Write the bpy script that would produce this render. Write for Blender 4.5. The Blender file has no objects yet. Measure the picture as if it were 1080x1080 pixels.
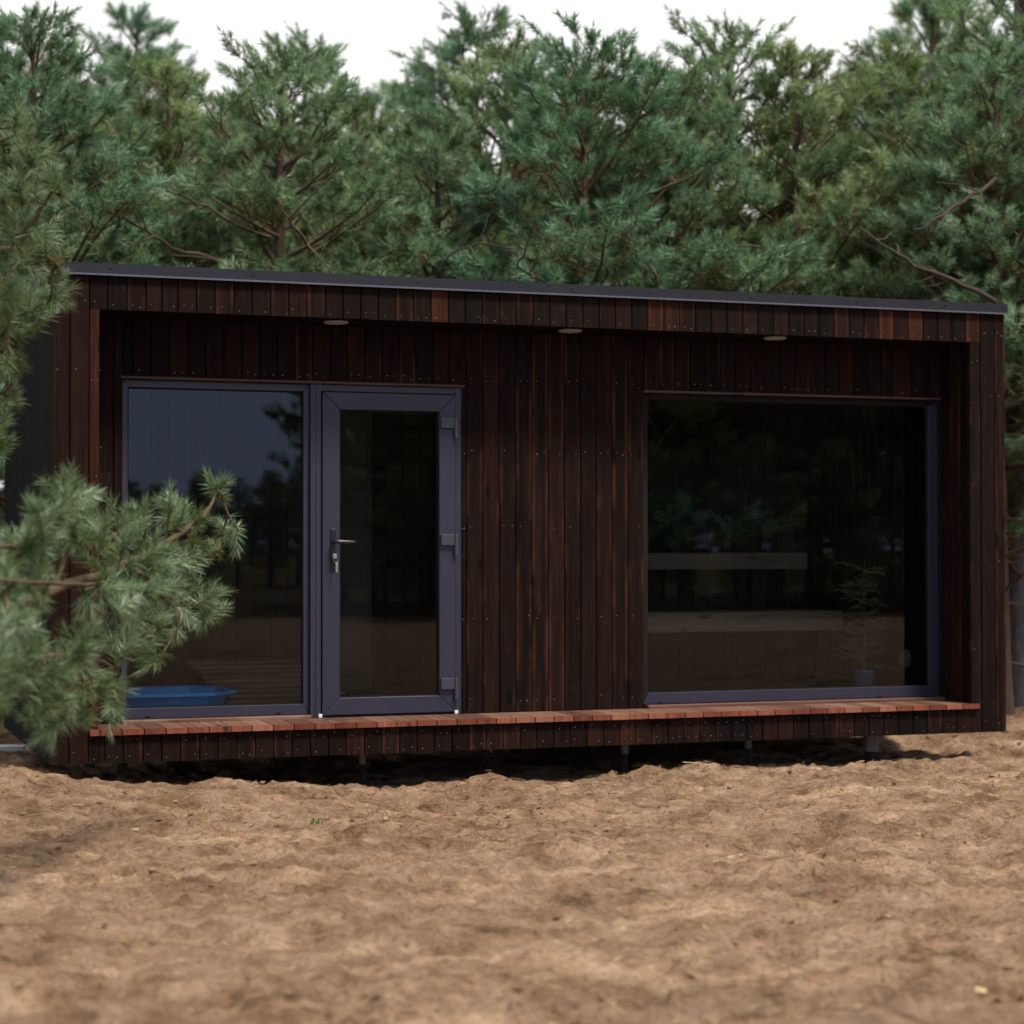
import bpy, math, random
import numpy as np
from mathutils import Vector, Matrix

random.seed(7)
RNG = np.random.default_rng(11)
scene = bpy.context.scene
col = scene.collection
R = math.radians

# ------------------------------------------------------------------ camera
F_PX, CAM = 2150.59, np.array([-1.26477, -10.73338, 1.11479])
YAW, PITCH, ROLL = 0.3397026, 0.0180610, -0.00087358
fwd = np.array([math.sin(YAW) * math.cos(PITCH), math.cos(YAW) * math.cos(PITCH), math.sin(PITCH)])
rt0 = np.array([math.cos(YAW), -math.sin(YAW), 0.0])
up0 = np.cross(rt0, fwd)
rt = rt0 * math.cos(ROLL) + up0 * math.sin(ROLL)
up = -rt0 * math.sin(ROLL) + up0 * math.cos(ROLL)


def at(px, py, depth):
    """world point at a distance along the view axis"""
    return CAM + depth * (fwd + rt * (px - 540) / F_PX - up * (py - 540) / F_PX)


cd = bpy.data.cameras.new('camera')
cam = bpy.data.objects.new('camera', cd)
col.objects.link(cam)
cam.matrix_world = Matrix(((rt[0], up[0], -fwd[0], CAM[0]), (rt[1], up[1], -fwd[1], CAM[1]),
                           (rt[2], up[2], -fwd[2], CAM[2]), (0, 0, 0, 1)))
cd.sensor_width = 36
cd.sensor_height = 36
cd.lens = F_PX / 1080 * 36
cd.clip_end = 2000
cd.dof.use_dof = True
cd.dof.focus_distance = 10.5
cd.dof.aperture_fstop = 2.1
scene.camera = cam


# ------------------------------------------------------------------ node helpers
def new_mat(name):
    m = bpy.data.materials.new(name)
    m.use_nodes = True
    nt = m.node_tree
    b = nt.nodes['Principled BSDF']
    return m, nt, b


def N(nt, kind, **kw):
    n = nt.nodes.new(kind)
    for k, v in kw.items():
        if k in ('operation', 'blend_type', 'data_type', 'attribute_name', 'uv_map', 'noise_dimensions', 'interpolation'):
            setattr(n, k, v)
        else:
            n.inputs[k].default_value = v
    return n


def ramp(nt, fac, stops):
    r = nt.nodes.new('ShaderNodeValToRGB')
    e = r.color_ramp.elements
    while len(e) < len(stops):
        e.new(0.5)
    for i, (p, c) in enumerate(stops):
        e[i].position = p
        e[i].color = (c[0], c[1], c[2], 1) if not isinstance(c, (int, float)) else (c, c, c, 1)
    nt.links.new(fac, r.inputs[0])
    return r.outputs[0]


def math_node(nt, op, a, b=None, c=None):
    n = nt.nodes.new('ShaderNodeMath')
    n.operation = op
    for i, v in enumerate((a, b, c)):
        if v is None:
            continue
        if isinstance(v, (int, float)):
            n.inputs[i].default_value = v
        else:
            nt.links.new(v, n.inputs[i])
    return n.outputs[0]


def mixc(nt, fac, a, b, blend='MIX'):
    n = nt.nodes.new('ShaderNodeMix')
    n.data_type = 'RGBA'
    n.blend_type = blend
    for sock, v in ((n.inputs['Factor'], fac), (n.inputs['A'], a), (n.inputs['B'], b)):
        pass
    ins = {'f': n.inputs[0], 'a': n.inputs[6], 'b': n.inputs[7]}
    for k, v in (('f', fac), ('a', a), ('b', b)):
        if isinstance(v, (int, float)):
            ins[k].default_value = v if k == 'f' else (v, v, v, 1)
        elif isinstance(v, tuple):
            ins[k].default_value = (v[0], v[1], v[2], 1)
        else:
            nt.links.new(v, ins[k])
    return n.outputs[2]


def noise(nt, vec, scale, detail=4, rough=0.55, out=0):
    n = nt.nodes.new('ShaderNodeTexNoise')
    n.inputs['Scale'].default_value = scale
    n.inputs['Detail'].default_value = detail
    n.inputs['Roughness'].default_value = rough
    if vec is not None:
        nt.links.new(vec, n.inputs['Vector'])
    return n.outputs[out]


def mapping(nt, vec, scale=(1, 1, 1), loc=(0, 0, 0)):
    n = nt.nodes.new('ShaderNodeMapping')
    n.inputs['Scale'].default_value = scale
    n.inputs['Location'].default_value = loc
    nt.links.new(vec, n.inputs['Vector'])
    return n.outputs[0]


def bump(nt, h, strength, dist, bsdf):
    n = nt.nodes.new('ShaderNodeBump')
    n.inputs['Strength'].default_value = strength
    n.inputs['Distance'].default_value = dist
    nt.links.new(h, n.inputs['Height'])
    nt.links.new(n.outputs[0], bsdf.inputs['Normal'])


# ------------------------------------------------------------------ materials
def wood_mat(name, stops, streak, streak_amt, rough=0.62, pale=0.0, grain=1.0):
    """boards; uses the per-board attribute tone and the uv maps grain (metres) and edge (0-1, second random)"""
    m, nt, b = new_mat(name)
    L = nt.links
    uv = nt.nodes.new('ShaderNodeUVMap'); uv.uv_map = 'grain'
    ue = nt.nodes.new('ShaderNodeUVMap'); ue.uv_map = 'edge'
    sep = nt.nodes.new('ShaderNodeSeparateXYZ'); L.new(ue.outputs[0], sep.inputs[0])
    tone = nt.nodes.new('ShaderNodeAttribute'); tone.attribute_name = 'tone'
    base = ramp(nt, tone.outputs['Fac'], stops)
    # fibre grain, warped so it wavers
    warp = noise(nt, mapping(nt, uv.outputs[0], (6, 1.3, 1)), 1.0, 2)
    wv = nt.nodes.new('ShaderNodeVectorMath'); wv.operation = 'MULTIPLY_ADD'
    L.new(warp, wv.inputs[0]); wv.inputs[1].default_value = (0.03, 0, 0); L.new(uv.outputs[0], wv.inputs[2])
    g1 = noise(nt, mapping(nt, wv.outputs[0], (150, 3.0, 1)), 1.0, 5, 0.65)
    g2 = noise(nt, mapping(nt, wv.outputs[0], (28, 1.1, 1)), 1.0, 4, 0.6)
    blot = noise(nt, mapping(nt, uv.outputs[0], (9, 5, 1)), 1.0, 5, 0.7)
    gm = math_node(nt, 'MULTIPLY_ADD', g1, 1.0 * grain, 1 - 0.5 * grain)
    gm = math_node(nt, 'MULTIPLY', gm, math_node(nt, 'MULTIPLY_ADD', g2, 1.3 * grain, 1 - 0.65 * grain))
    c = mixc(nt, 1.0, base, gm, 'MULTIPLY')
    # lighter worn grain bands on some boards and rubbed edges
    edge = math_node(nt, 'ABSOLUTE', math_node(nt, 'SUBTRACT', sep.outputs[0], 0.5))
    em = nt.nodes.new('ShaderNodeMapRange'); em.interpolation_type = 'SMOOTHSTEP'
    L.new(edge, em.inputs[0]); em.inputs[1].default_value = 0.22; em.inputs[2].default_value = 0.50
    ln = noise(nt, mapping(nt, uv.outputs[0], (3, 2.4, 1)), 1.0, 4, 0.6)
    lr = nt.nodes.new('ShaderNodeMapRange'); lr.interpolation_type = 'SMOOTHSTEP'
    L.new(math_node(nt, 'MULTIPLY_ADD', sep.outputs[1], 0.34, ln), lr.inputs[0])
    lr.inputs[1].default_value = 0.70; lr.inputs[2].default_value = 0.94
    worn = math_node(nt, 'MULTIPLY', em.outputs[0], lr.outputs[0])
    face = nt.nodes.new('ShaderNodeMapRange'); face.interpolation_type = 'SMOOTHSTEP'
    L.new(math_node(nt, 'MULTIPLY_ADD', g2, 0.5, math_node(nt, 'MULTIPLY', sep.outputs[1], 0.5)), face.inputs[0])
    face.inputs[1].default_value = 0.70; face.inputs[2].default_value = 0.92
    fa = math_node(nt, 'MULTIPLY', face.outputs[0], 0.55)
    amt = math_node(nt, 'MULTIPLY', math_node(nt, 'MAXIMUM', worn, fa), streak_amt)
    c = mixc(nt, amt, c, mixc(nt, 1.0, streak, math_node(nt, 'MULTIPLY_ADD', g1, 1.0, 0.5), 'MULTIPLY'))
    # pale scuffs and dust
    sc = nt.nodes.new('ShaderNodeMapRange')
    L.new(blot, sc.inputs[0]); sc.inputs[1].default_value = 0.60; sc.inputs[2].default_value = 0.85
    c = mixc(nt, math_node(nt, 'MULTIPLY', sc.outputs[0], pale), c, (0.07, 0.055, 0.05))
    # knots
    vor = nt.nodes.new('ShaderNodeTexVoronoi'); vor.feature = 'F1'; vor.inputs['Scale'].default_value = 1.0
    L.new(mapping(nt, uv.outputs[0], (7, 2.3, 1)), vor.inputs['Vector'])
    kn = nt.nodes.new('ShaderNodeMapRange')
    L.new(vor.outputs['Distance'], kn.inputs[0])
    kn.inputs[1].default_value = 0.07; kn.inputs[2].default_value = 0.15; kn.inputs[3].default_value = 0.22; kn.inputs[4].default_value = 1.0
    c = mixc(nt, 1.0, c, kn.outputs[0], 'MULTIPLY')
    L.new(c, b.inputs['Base Color'])
    b.inputs['Specular IOR Level'].default_value = 0.35
    rr = math_node(nt, 'MULTIPLY_ADD', g2, 0.25, rough - 0.12)
    L.new(rr, b.inputs['Roughness'])
    bump(nt, math_node(nt, 'ADD', g1, math_node(nt, 'MULTIPLY', g2, 0.8)), 0.5, 0.003, b)
    return m


M = {}
M['charred'] = wood_mat('charred_boards', [(0.0, (0.0056, 0.0032, 0.0027)), (0.55, (0.0105, 0.0047, 0.0034)),
                                          (0.85, (0.0175, 0.0066, 0.0043)), (1.0, (0.040, 0.0135, 0.0070))],
                        (0.125, 0.046, 0.021), 0.46, 0.75, 0.50, 1.9)
M['charred'].node_tree.nodes['Principled BSDF'].inputs['Specular IOR Level'].default_value = 0.10
M['shade_boards'] = wood_mat('shaded_side_boards', [(0.0, (0.0025, 0.0025, 0.0035)), (1.0, (0.005, 0.0047, 0.006))],  # left wall: its shade put into a darker, bluish board colour
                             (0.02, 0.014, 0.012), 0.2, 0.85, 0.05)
M['shade_boards'].node_tree.nodes['Principled BSDF'].inputs['Specular IOR Level'].default_value = 0.08
M['deck'] = wood_mat('oiled_deck', [(0.0, (0.085, 0.036, 0.022)), (0.5, (0.140, 0.062, 0.039)), (1.0, (0.205, 0.112, 0.078))],
                     (0.26, 0.17, 0.125), 0.8, 0.6, 0.5, 1.0)
M['deck_end'] = wood_mat('red_deck_ends', [(0.0, (0.13, 0.030, 0.016)), (0.6, (0.20, 0.055, 0.028)), (1.0, (0.30, 0.12, 0.07))],
                         (0.36, 0.18, 0.11), 0.8, 0.55, 0.3, 1.2)
M['trim_wood'] = wood_mat('brown_trim', [(0.0, (0.05, 0.028, 0.02)), (1.0, (0.07, 0.036, 0.025))],
                          (0.16, 0.08, 0.05), 0.4, 0.6, 0.1)
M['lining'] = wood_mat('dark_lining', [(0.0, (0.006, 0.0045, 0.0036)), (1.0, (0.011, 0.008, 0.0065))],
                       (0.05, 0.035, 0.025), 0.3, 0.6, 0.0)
M['floorboards'] = wood_mat('floorboards', [(0.0, (0.08, 0.055, 0.04)), (1.0, (0.17, 0.12, 0.085))],
                            (0.2, 0.14, 0.09), 0.3, 0.5, 0.0)
M['bench_wood'] = wood_mat('pale_bench_wood', [(0.0, (0.115, 0.092, 0.070)), (1.0, (0.150, 0.122, 0.092))],
                           (0.2, 0.16, 0.11), 0.4, 0.6, 0.0, 1.0)
M['slat_wood'] = wood_mat('slat_wood', [(0.0, (0.16, 0.105, 0.075)), (1.0, (0.24, 0.165, 0.12))],
                           (0.3, 0.2, 0.14), 0.3, 0.6, 0.0, 0.8)
M['grey_plank'] = wood_mat('weathered_plank', [(0.0, (0.5, 0.5, 0.5)), (1.0, (0.62, 0.62, 0.63))],
                           (0.5, 0.5, 0.5), 0.2, 0.7, 0.0, 0.5)


def simple(name, color, rough=0.5, metal=0.0, spec=0.5, nscale=None, namt=0.2, bumpd=0.0):
    m, nt, b = new_mat(name)
    b.inputs['Roughness'].default_value = rough
    b.inputs['Metallic'].default_value = metal
    b.inputs['Specular IOR Level'].default_value = spec
    tc = nt.nodes.new('ShaderNodeTexCoord')
    n = noise(nt, tc.outputs['Object'], nscale or 14, 5, 0.6)
    k = math_node(nt, 'MULTIPLY_ADD', n, 2 * namt, 1 - namt)
    nt.links.new(mixc(nt, 1.0, color, k, 'MULTIPLY'), b.inputs['Base Color'])
    nt.links.new(math_node(nt, 'MULTIPLY_ADD', n, 0.2, rough - 0.1), b.inputs['Roughness'])
    if bumpd:
        bump(nt, n, 0.6, bumpd, b)
    return m


M['frame'] = simple('anthracite_frame', (0.0245, 0.0250, 0.046), 0.42, 0, 0.5, 30, 0.10)
M['hinge'] = simple('hinge_metal', (0.055, 0.060, 0.078), 0.35, 0.2, 0.5, 30, 0.15)
M['trim_metal'] = simple('dark_flashing', (0.022, 0.021, 0.027), 0.38, 0.3, 0.5, 5, 0.2)
M['trim_lip'] = simple('bright_drip_edge', (0.13, 0.135, 0.165), 0.4, 0.5, 0.5, 8, 0.12)
M['steel'] = simple('galvanised_steel', (0.34, 0.33, 0.33), 0.42, 0.7, 0.5, 25, 0.25)
M['foot_steel'] = simple('galvanised_foot', (0.075, 0.08, 0.085), 0.5, 0.3, 0.5, 25, 0.3)
M['handle'] = simple('dark_handle_metal', (0.03, 0.03, 0.034), 0.3, 0.5, 0.5, 30, 0.1)
M['lever'] = simple('brushed_lever_metal', (0.06, 0.057, 0.054), 0.4, 0.5, 0.5, 30, 0.1)
M['white_plastic'] = simple('white_plastic', (0.75, 0.75, 0.74), 0.45)
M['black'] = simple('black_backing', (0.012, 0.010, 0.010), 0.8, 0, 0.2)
M['lens'] = simple('frosted_lens', (0.34, 0.36, 0.40), 0.4)
M['blue_plastic'] = simple('blue_plastic', (0.002, 0.34, 0.88), 0.35, 0, 0.5, 10, 0.08)
M['roofing'] = simple('bitumen_roof', (0.05, 0.05, 0.053), 0.85, 0, 0.3, 40, 0.3, 0.002)
M['pot_metal'] = simple('polished_pot', (0.17, 0.21, 0.29), 0.25, 0.25, 0.5, 8, 0.1)
M['disc_plate'] = simple('pale_disc', (0.22, 0.19, 0.15), 0.5)
M['dry_plant'] = simple('dry_stalks', (0.13, 0.125, 0.075), 0.7, 0, 0.3, 30, 0.3)
M['panel'] = simple('greyish_panel', (0.12, 0.108, 0.09), 0.6, 0, 0.4, 5, 0.25)


def glass_mat():
    m = bpy.data.materials.new('window_glass')
    m.use_nodes = True
    nt = m.node_tree
    nt.nodes.clear()
    out = nt.nodes.new('ShaderNodeOutputMaterial')
    tr = nt.nodes.new('ShaderNodeBsdfTransparent'); tr.inputs[0].default_value = (0.90, 0.92, 0.91, 1)
    gl = nt.nodes.new('ShaderNodeBsdfGlossy'); gl.inputs['Roughness'].default_value = 0.0
    gl.inputs[0].default_value = (0.98, 0.98, 1, 1)
    fr = nt.nodes.new('ShaderNodeFresnel'); fr.inputs['IOR'].default_value = 1.32
    mx = nt.nodes.new('ShaderNodeMixShader')
    nt.links.new(fr.outputs[0], mx.inputs[0]); nt.links.new(tr.outputs[0], mx.inputs[1]); nt.links.new(gl.outputs[0], mx.inputs[2])
    nt.links.new(mx.outputs[0], out.inputs[0])
    return m


M['glass'] = glass_mat()


def bark_mat(name, c1, c2, scale=1.0):
    m, nt, b = new_mat(name)
    tc = nt.nodes.new('ShaderNodeTexCoord')
    v = mapping(nt, tc.outputs['Object'], (1, 1, 0.35))
    n = noise(nt, v, 22 * scale, 6, 0.7)
    n2 = noise(nt, tc.outputs['Object'], 4, 3)
    c = ramp(nt, n, [(0.3, c1), (0.7, c2)])
    c = mixc(nt, math_node(nt, 'MULTIPLY', n2, 0.5), c, (c2[0] * 1.1, c2[1] * 1.2, c2[2] * 1.25))
    nt.links.new(c, b.inputs['Base Color'])
    b.inputs['Roughness'].default_value = 0.9
    b.inputs['Specular IOR Level'].default_value = 0.2
    bump(nt, n, 0.8, 0.015, b)
    return m


M['bark'] = bark_mat('pine_bark', (0.035, 0.022, 0.018), (0.13, 0.08, 0.06))
M['bark_grey'] = bark_mat('grey_lichen_bark', (0.06, 0.055, 0.055), (0.28, 0.26, 0.26))
M['twig'] = bark_mat('twig_bark', (0.05, 0.032, 0.020), (0.14, 0.095, 0.06), 3)
M['dead_twig'] = bark_mat('dead_twig_bark', (0.035, 0.027, 0.022), (0.10, 0.078, 0.062), 3)


def needle_mat(name, stops, varied=False):
    m, nt, b = new_mat(name)
    at_ = nt.nodes.new('ShaderNodeAttribute'); at_.attribute_name = 'tone'
    c = ramp(nt, at_.outputs['Fac'], stops)
    # every tree has its own cast, from olive to teal
    oi = nt.nodes.new('ShaderNodeObjectInfo')
    cast = ramp(nt, oi.outputs['Random'], [(0.0, (1.15, 1.02, 0.74)), (0.35, (1.05, 1.05, 0.90)), (0.7, (0.88, 1.0, 1.0)), (1.0, (0.66, 0.86, 0.84))])
    if varied:
        c = mixc(nt, 1.0, c, cast, 'MULTIPLY')
    nt.links.new(c, b.inputs['Base Color'])
    b.inputs['Roughness'].default_value = 0.42
    b.inputs['Specular IOR Level'].default_value = 0.45
    tl = nt.nodes.new('ShaderNodeBsdfTranslucent')
    nt.links.new(mixc(nt, 1.0, c, (1.0, 1.1, 0.7), 'MULTIPLY'), tl.inputs[0])
    mx = nt.nodes.new('ShaderNodeMixShader'); mx.inputs[0].default_value = 0.22
    out = nt.nodes['Material Output']
    nt.links.new(b.outputs[0], mx.inputs[1]); nt.links.new(tl.outputs[0], mx.inputs[2]); nt.links.new(mx.outputs[0], out.inputs[0])
    return m


NST = [(0.0, (0.19, 0.105, 0.035)), (0.16, (0.15, 0.115, 0.036)), (0.32, (0.085, 0.120, 0.044)),
       (0.6, (0.112, 0.180, 0.088)), (0.85, (0.215, 0.325, 0.195)), (1.0, (0.37, 0.48, 0.34))]
M['needles'] = needle_mat('blue_green_needles', NST, True)
M['near_needles'] = needle_mat('fresh_green_needles', [(0.0, (0.16, 0.10, 0.03)), (0.15, (0.11, 0.11, 0.03)), (0.35, (0.095, 0.140, 0.040)),
                                                       (0.7, (0.150, 0.226, 0.118)), (1.0, (0.35, 0.45, 0.31))])
M['grass'] = needle_mat('grass_blades', [(0.0, (0.20, 0.15, 0.06)), (0.5, (0.08, 0.13, 0.03)), (1.0, (0.11, 0.20, 0.05))])
M['litter'] = needle_mat('dry_litter', [(0.0, (0.09, 0.05, 0.028)), (0.5, (0.24, 0.14, 0.06)), (0.85, (0.38, 0.26, 0.10)), (1.0, (0.5, 0.40, 0.2))])


def sand_mat():
    m, nt, b = new_mat('brown_sand')
    tc = nt.nodes.new('ShaderNodeTexCoord')
    p = tc.outputs['Object']
    big = noise(nt, p, 0.55, 5, 0.6)
    mid = noise(nt, p, 5.0, 6, 0.65)
    fine = noise(nt, p, 45.0, 6, 0.7)
    grit = noise(nt, p, 210.0, 3, 0.7)
    c = ramp(nt, mid, [(0.30, (0.12, 0.072, 0.040)), (0.43, (0.34, 0.212, 0.130)), (0.54, (0.46, 0.305, 0.198)), (0.72, (0.62, 0.440, 0.305))])
    c = mixc(nt, math_node(nt, 'MULTIPLY', big, 0.35), c, (0.33, 0.200, 0.124))
    c = mixc(nt, 1.0, c, math_node(nt, 'MULTIPLY_ADD', fine, 1.5, 0.25), 'MULTIPLY')
    dk = nt.nodes.new('ShaderNodeMapRange'); nt.links.new(grit, dk.inputs[0])
    dk.inputs[1].default_value = 0.28; dk.inputs[2].default_value = 0.45; dk.inputs[3].default_value = 0.45; dk.inputs[4].default_value = 1.0
    c = mixc(nt, 1.0, c, dk.outputs[0], 'MULTIPLY')
    # drifts and drag marks, stretched along the facade
    stv = noise(nt, mapping(nt, p, (1.6, 11, 1)), 1.3, 5, 0.65)
    c = mixc(nt, 1.0, c, math_node(nt, 'MULTIPLY_ADD', stv, 1.1, 0.45), 'MULTIPLY')
    pt = noise(nt, mapping(nt, p, (1.0, 1.6, 1)), 1.5, 4, 0.6)
    c = mixc(nt, 1.0, c, math_node(nt, 'MULTIPLY_ADD', pt, 1.3, 0.38), 'MULTIPLY')
    # scraps of dark humus
    hm = noise(nt, p, 24.0, 6, 0.8)
    hr = nt.nodes.new('ShaderNodeMapRange'); nt.links.new(hm, hr.inputs[0])
    hr.inputs[1].default_value = 0.58; hr.inputs[2].default_value = 0.66; hr.inputs[4].default_value = 0.8
    c = mixc(nt, hr.outputs[0], c, (0.075, 0.045, 0.028))
    # mossy forest floor far from the clearing
    gm = nt.nodes.new('ShaderNodeAttribute'); gm.attribute_name = 'tone'
    moss = ramp(nt, noise(nt, p, 3.5, 6, 0.7), [(0.3, (0.05, 0.035, 0.02)), (0.5, (0.10, 0.07, 0.035)), (0.62, (0.08, 0.09, 0.03)), (0.8, (0.2, 0.15, 0.09))])
    c = mixc(nt, gm.outputs['Fac'], c, moss)
    nt.links.new(c, b.inputs['Base Color'])
    b.inputs['Roughness'].default_value = 0.95
    b.inputs['Specular IOR Level'].default_value = 0.1
    h = math_node(nt, 'ADD', math_node(nt, 'MULTIPLY', fine, 0.8), math_node(nt, 'MULTIPLY', grit, 0.3))
    h = math_node(nt, 'ADD', h, mid)
    bump(nt, h, 1.0, 0.05, b)
    return m


M['sand'] = sand_mat()


# ------------------------------------------------------------------ object helpers
def link(o, parent=None):
    col.objects.link(o)
    if parent is not None:
        o.parent = parent
    return o


def thing(name, label, cat, loc=(0, 0, 0), group=None, rz=0.0):
    o = bpy.data.objects.new(name, None)
    o.empty_display_size = 0.2
    o.location = loc
    o.rotation_euler = (0, 0, rz)
    link(o)
    tag(o, label, cat, group)
    return o


def tag(o, label=None, cat=None, group=None, kind=None):
    if label: o['label'] = label
    if cat: o['category'] = cat
    if group: o['group'] = group
    if kind: o['kind'] = kind
    return o


class MB:
    """collects shapes and links them as ONE mesh object"""

    def __init__(self):
        self.v, self.f, self.mi, self.tone, self.g, self.e = [], [], [], [], [], []

    def face(self, idx, mi=0, tone=0.5, g=None, e=None):
        self.f.append(idx); self.mi.append(mi); self.tone.append(tone)
        n = len(idx)
        self.g.extend(g if g else [(0.0, 0.0)] * n)
        self.e.extend(e if e else [(0.5, 0.0)] * n)

    def box(self, x0, x1, y0, y1, z0, z1, mi=0, tone=None):
        b = len(self.v)
        for z in (z0, z1):
            self.v += [(x0, y0, z), (x1, y0, z), (x1, y1, z), (x0, y1, z)]
        t = random.random() if tone is None else tone
        ox, oy = random.random() * 20, random.random() * 20
        dims = (x1 - x0, y1 - y0, z1 - z0)
        ax = max(range(3), key=lambda i: dims[i])
        for q in ((0, 3, 2, 1), (4, 5, 6, 7), (0, 1, 5, 4), (1, 2, 6, 5), (2, 3, 7, 6), (3, 0, 4, 7)):
            pts = [self.v[b + i] for i in q]
            others = [i for i in range(3) if i != ax]
            var = [max(p[i] for p in pts) - min(p[i] for p in pts) for i in others]
            a2 = others[0] if var[0] >= var[1] else others[1]
            self.face([b + i for i in q], mi, t, [(p[a2] + ox, p[ax] + oy) for p in pts], None)
        return self

    def board(self, o, u, l, n, w, ln, th=0.02, c=0.0035, mi=0, tone=None, t2=None, end=None):
        """one board: o corner at its back face, u across (unit), l along (unit), n outward (unit); chamfered long edges"""
        o, u, l, n = (np.array(q, float) for q in (o, u, l, n))
        t = random.random() if tone is None else tone
        r2 = random.random() if t2 is None else t2
        prof = [(0, 0), (0, th - c), (c, th), (w - c, th), (w, th - c), (w, 0)]
        b = len(self.v)
        gx, gy = random.random() * 30, random.random() * 30
        for s in (0, ln):
            for a, h in prof:
                self.v.append(tuple(o + u * a + n * h + l * s))
        k = len(prof)
        flip = np.dot(np.cross(u, n), l) < 0
        run = [0]
        for i in range(1, k):
            run.append(run[-1] + math.dist(prof[i], prof[i - 1]))
        for i in range(k):
            j = (i + 1) % k
            q = [b + i, b + j, b + k + j, b + k + i]
            ra, rb = run[i], (run[j] if j else run[-1] + w)
            g = [(gx + ra, gy), (gx + rb, gy), (gx + rb, gy + ln), (gx + ra, gy + ln)]
            e = [(prof[i][0] / w, r2), (prof[j][0] / w, r2), (prof[j][0] / w, r2), (prof[i][0] / w, r2)]
            if not flip:
                q.reverse(); g.reverse(); e.reverse()
            self.face(q, mi, t, g, e)
        for s, rev in ((0, flip), (k, not flip)):
            q = [b + s + i for i in range(k)]
            g = [(gx + p[0], gy + p[1]) for p in prof]
            if not rev:
                q.reverse(); g.reverse()
            self.face(q, mi if end is None else end, t, g, None)
        return self

    def disc(self, c, n, r, h, mi=0, k=7):
        """small raised disc (nail head)"""
        c, n = np.array(c, float), np.array(n, float)
        a = np.cross(n, (0.3, 0.5, 0.81)); a /= np.linalg.norm(a); b2 = np.cross(n, a)
        b = len(self.v)
        for rr, hh in ((r, 0), (r * 0.75, h)):
            for i in range(k):
                t = 2 * math.pi * i / k
                self.v.append(tuple(c + (a * math.cos(t) + b2 * math.sin(t)) * rr + n * hh))
        for i in range(k):
            j = (i + 1) % k
            self.face([b + i, b + j, b + k + j, b + k + i], mi)
        self.face([b + k + i for i in range(k)], mi)
        return self

    def tube(self, pts, rad, k=6, mi=0, tone=0.5, caps=True):
        pts = [np.array(p, float) for p in pts]
        b = len(self.v)
        ref = np.array((0.31, 0.22, 0.92))
        for i, p in enumerate(pts):
            d = pts[min(i + 1, len(pts) - 1)] - pts[max(i - 1, 0)]
            d = d / (np.linalg.norm(d) + 1e-9)
            a = np.cross(d, ref)
            if np.linalg.norm(a) < 0.2: a = np.cross(d, (1, 0, 0))
            a /= np.linalg.norm(a); c = np.cross(d, a)
            r = rad[i] if hasattr(rad, '__len__') else rad
            for j in range(k):
                t = 2 * math.pi * j / k
                self.v.append(tuple(p + (a * math.cos(t) + c * math.sin(t)) * r))
        for i in range(len(pts) - 1):
            for j in range(k):
                q = (j + 1) % k
                self.face([b + i * k + j, b + i * k + q, b + (i + 1) * k + q, b + (i + 1) * k + j], mi, tone)
        if caps:
            self.face([b + j for j in range(k)][::-1], mi, tone)
            self.face([b + (len(pts) - 1) * k + j for j in range(k)], mi, tone)
        return self

    def build(self, name, mats, parent=None, smooth=False, bevel=0.0):
        me = bpy.data.meshes.new(name)
        me.from_pydata([tuple(map(float, p)) for p in self.v], [], self.f)
        for m in (mats if isinstance(mats, (list, tuple)) else [mats]):
            me.materials.append(m)
        me.polygons.foreach_set('material_index', self.mi)
        a = me.attributes.new('tone', 'FLOAT', 'FACE'); a.data.foreach_set('value', self.tone)
        for nm, dat in (('grain', self.g), ('edge', self.e)):
            uv = me.uv_layers.new(name=nm)
            uv.data.foreach_set('uv', np.array(dat, np.float32).ravel())
        if smooth:
            me.polygons.foreach_set('use_smooth', [True] * len(me.polygons))
        o = bpy.data.objects.new(name, me)
        link(o, parent)
        if bevel:
            md = o.modifiers.new('edge_rounding', 'BEVEL'); md.width = bevel; md.segments = 2; md.limit_method = 'ANGLE'
        return o


def raw_mesh(name, V, F, tone, mat, smooth=False):
    """numpy verts (n,3), faces (m,k) all of one size"""
    me = bpy.data.meshes.new(name)
    V = np.ascontiguousarray(V, np.float32); F = np.ascontiguousarray(F, np.int32)
    m, k = F.shape
    me.vertices.add(len(V)); me.vertices.foreach_set('co', V.ravel())
    me.loops.add(m * k); me.loops.foreach_set('vertex_index', F.ravel())
    me.polygons.add(m)
    me.polygons.foreach_set('loop_start', np.arange(0, m * k, k, dtype=np.int32))
    me.update(calc_edges=True)
    me.materials.append(mat)
    a = me.attributes.new('tone', 'FLOAT', 'FACE'); a.data.foreach_set('value', np.ascontiguousarray(tone, np.float32))
    if smooth:
        me.polygons.foreach_set('use_smooth', np.ones(m, bool))
    me.validate()
    return me


# ------------------------------------------------------------------ ground
def vnoise(x, y, seed):
    """smooth value noise in 2-D"""
    r = np.random.default_rng(seed)
    T = r.random((256, 256))
    xi, yi = np.floor(x).astype(int), np.floor(y).astype(int)
    fx, fy = x - xi, y - yi
    fx, fy = fx * fx * (3 - 2 * fx), fy * fy * (3 - 2 * fy)
    g = lambda a, b: T[a % 256, b % 256]
    return (g(xi, yi) * (1 - fx) + g(xi + 1, yi) * fx) * (1 - fy) + (g(xi, yi + 1) * (1 - fx) + g(xi + 1, yi + 1) * fx) * fy


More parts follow.
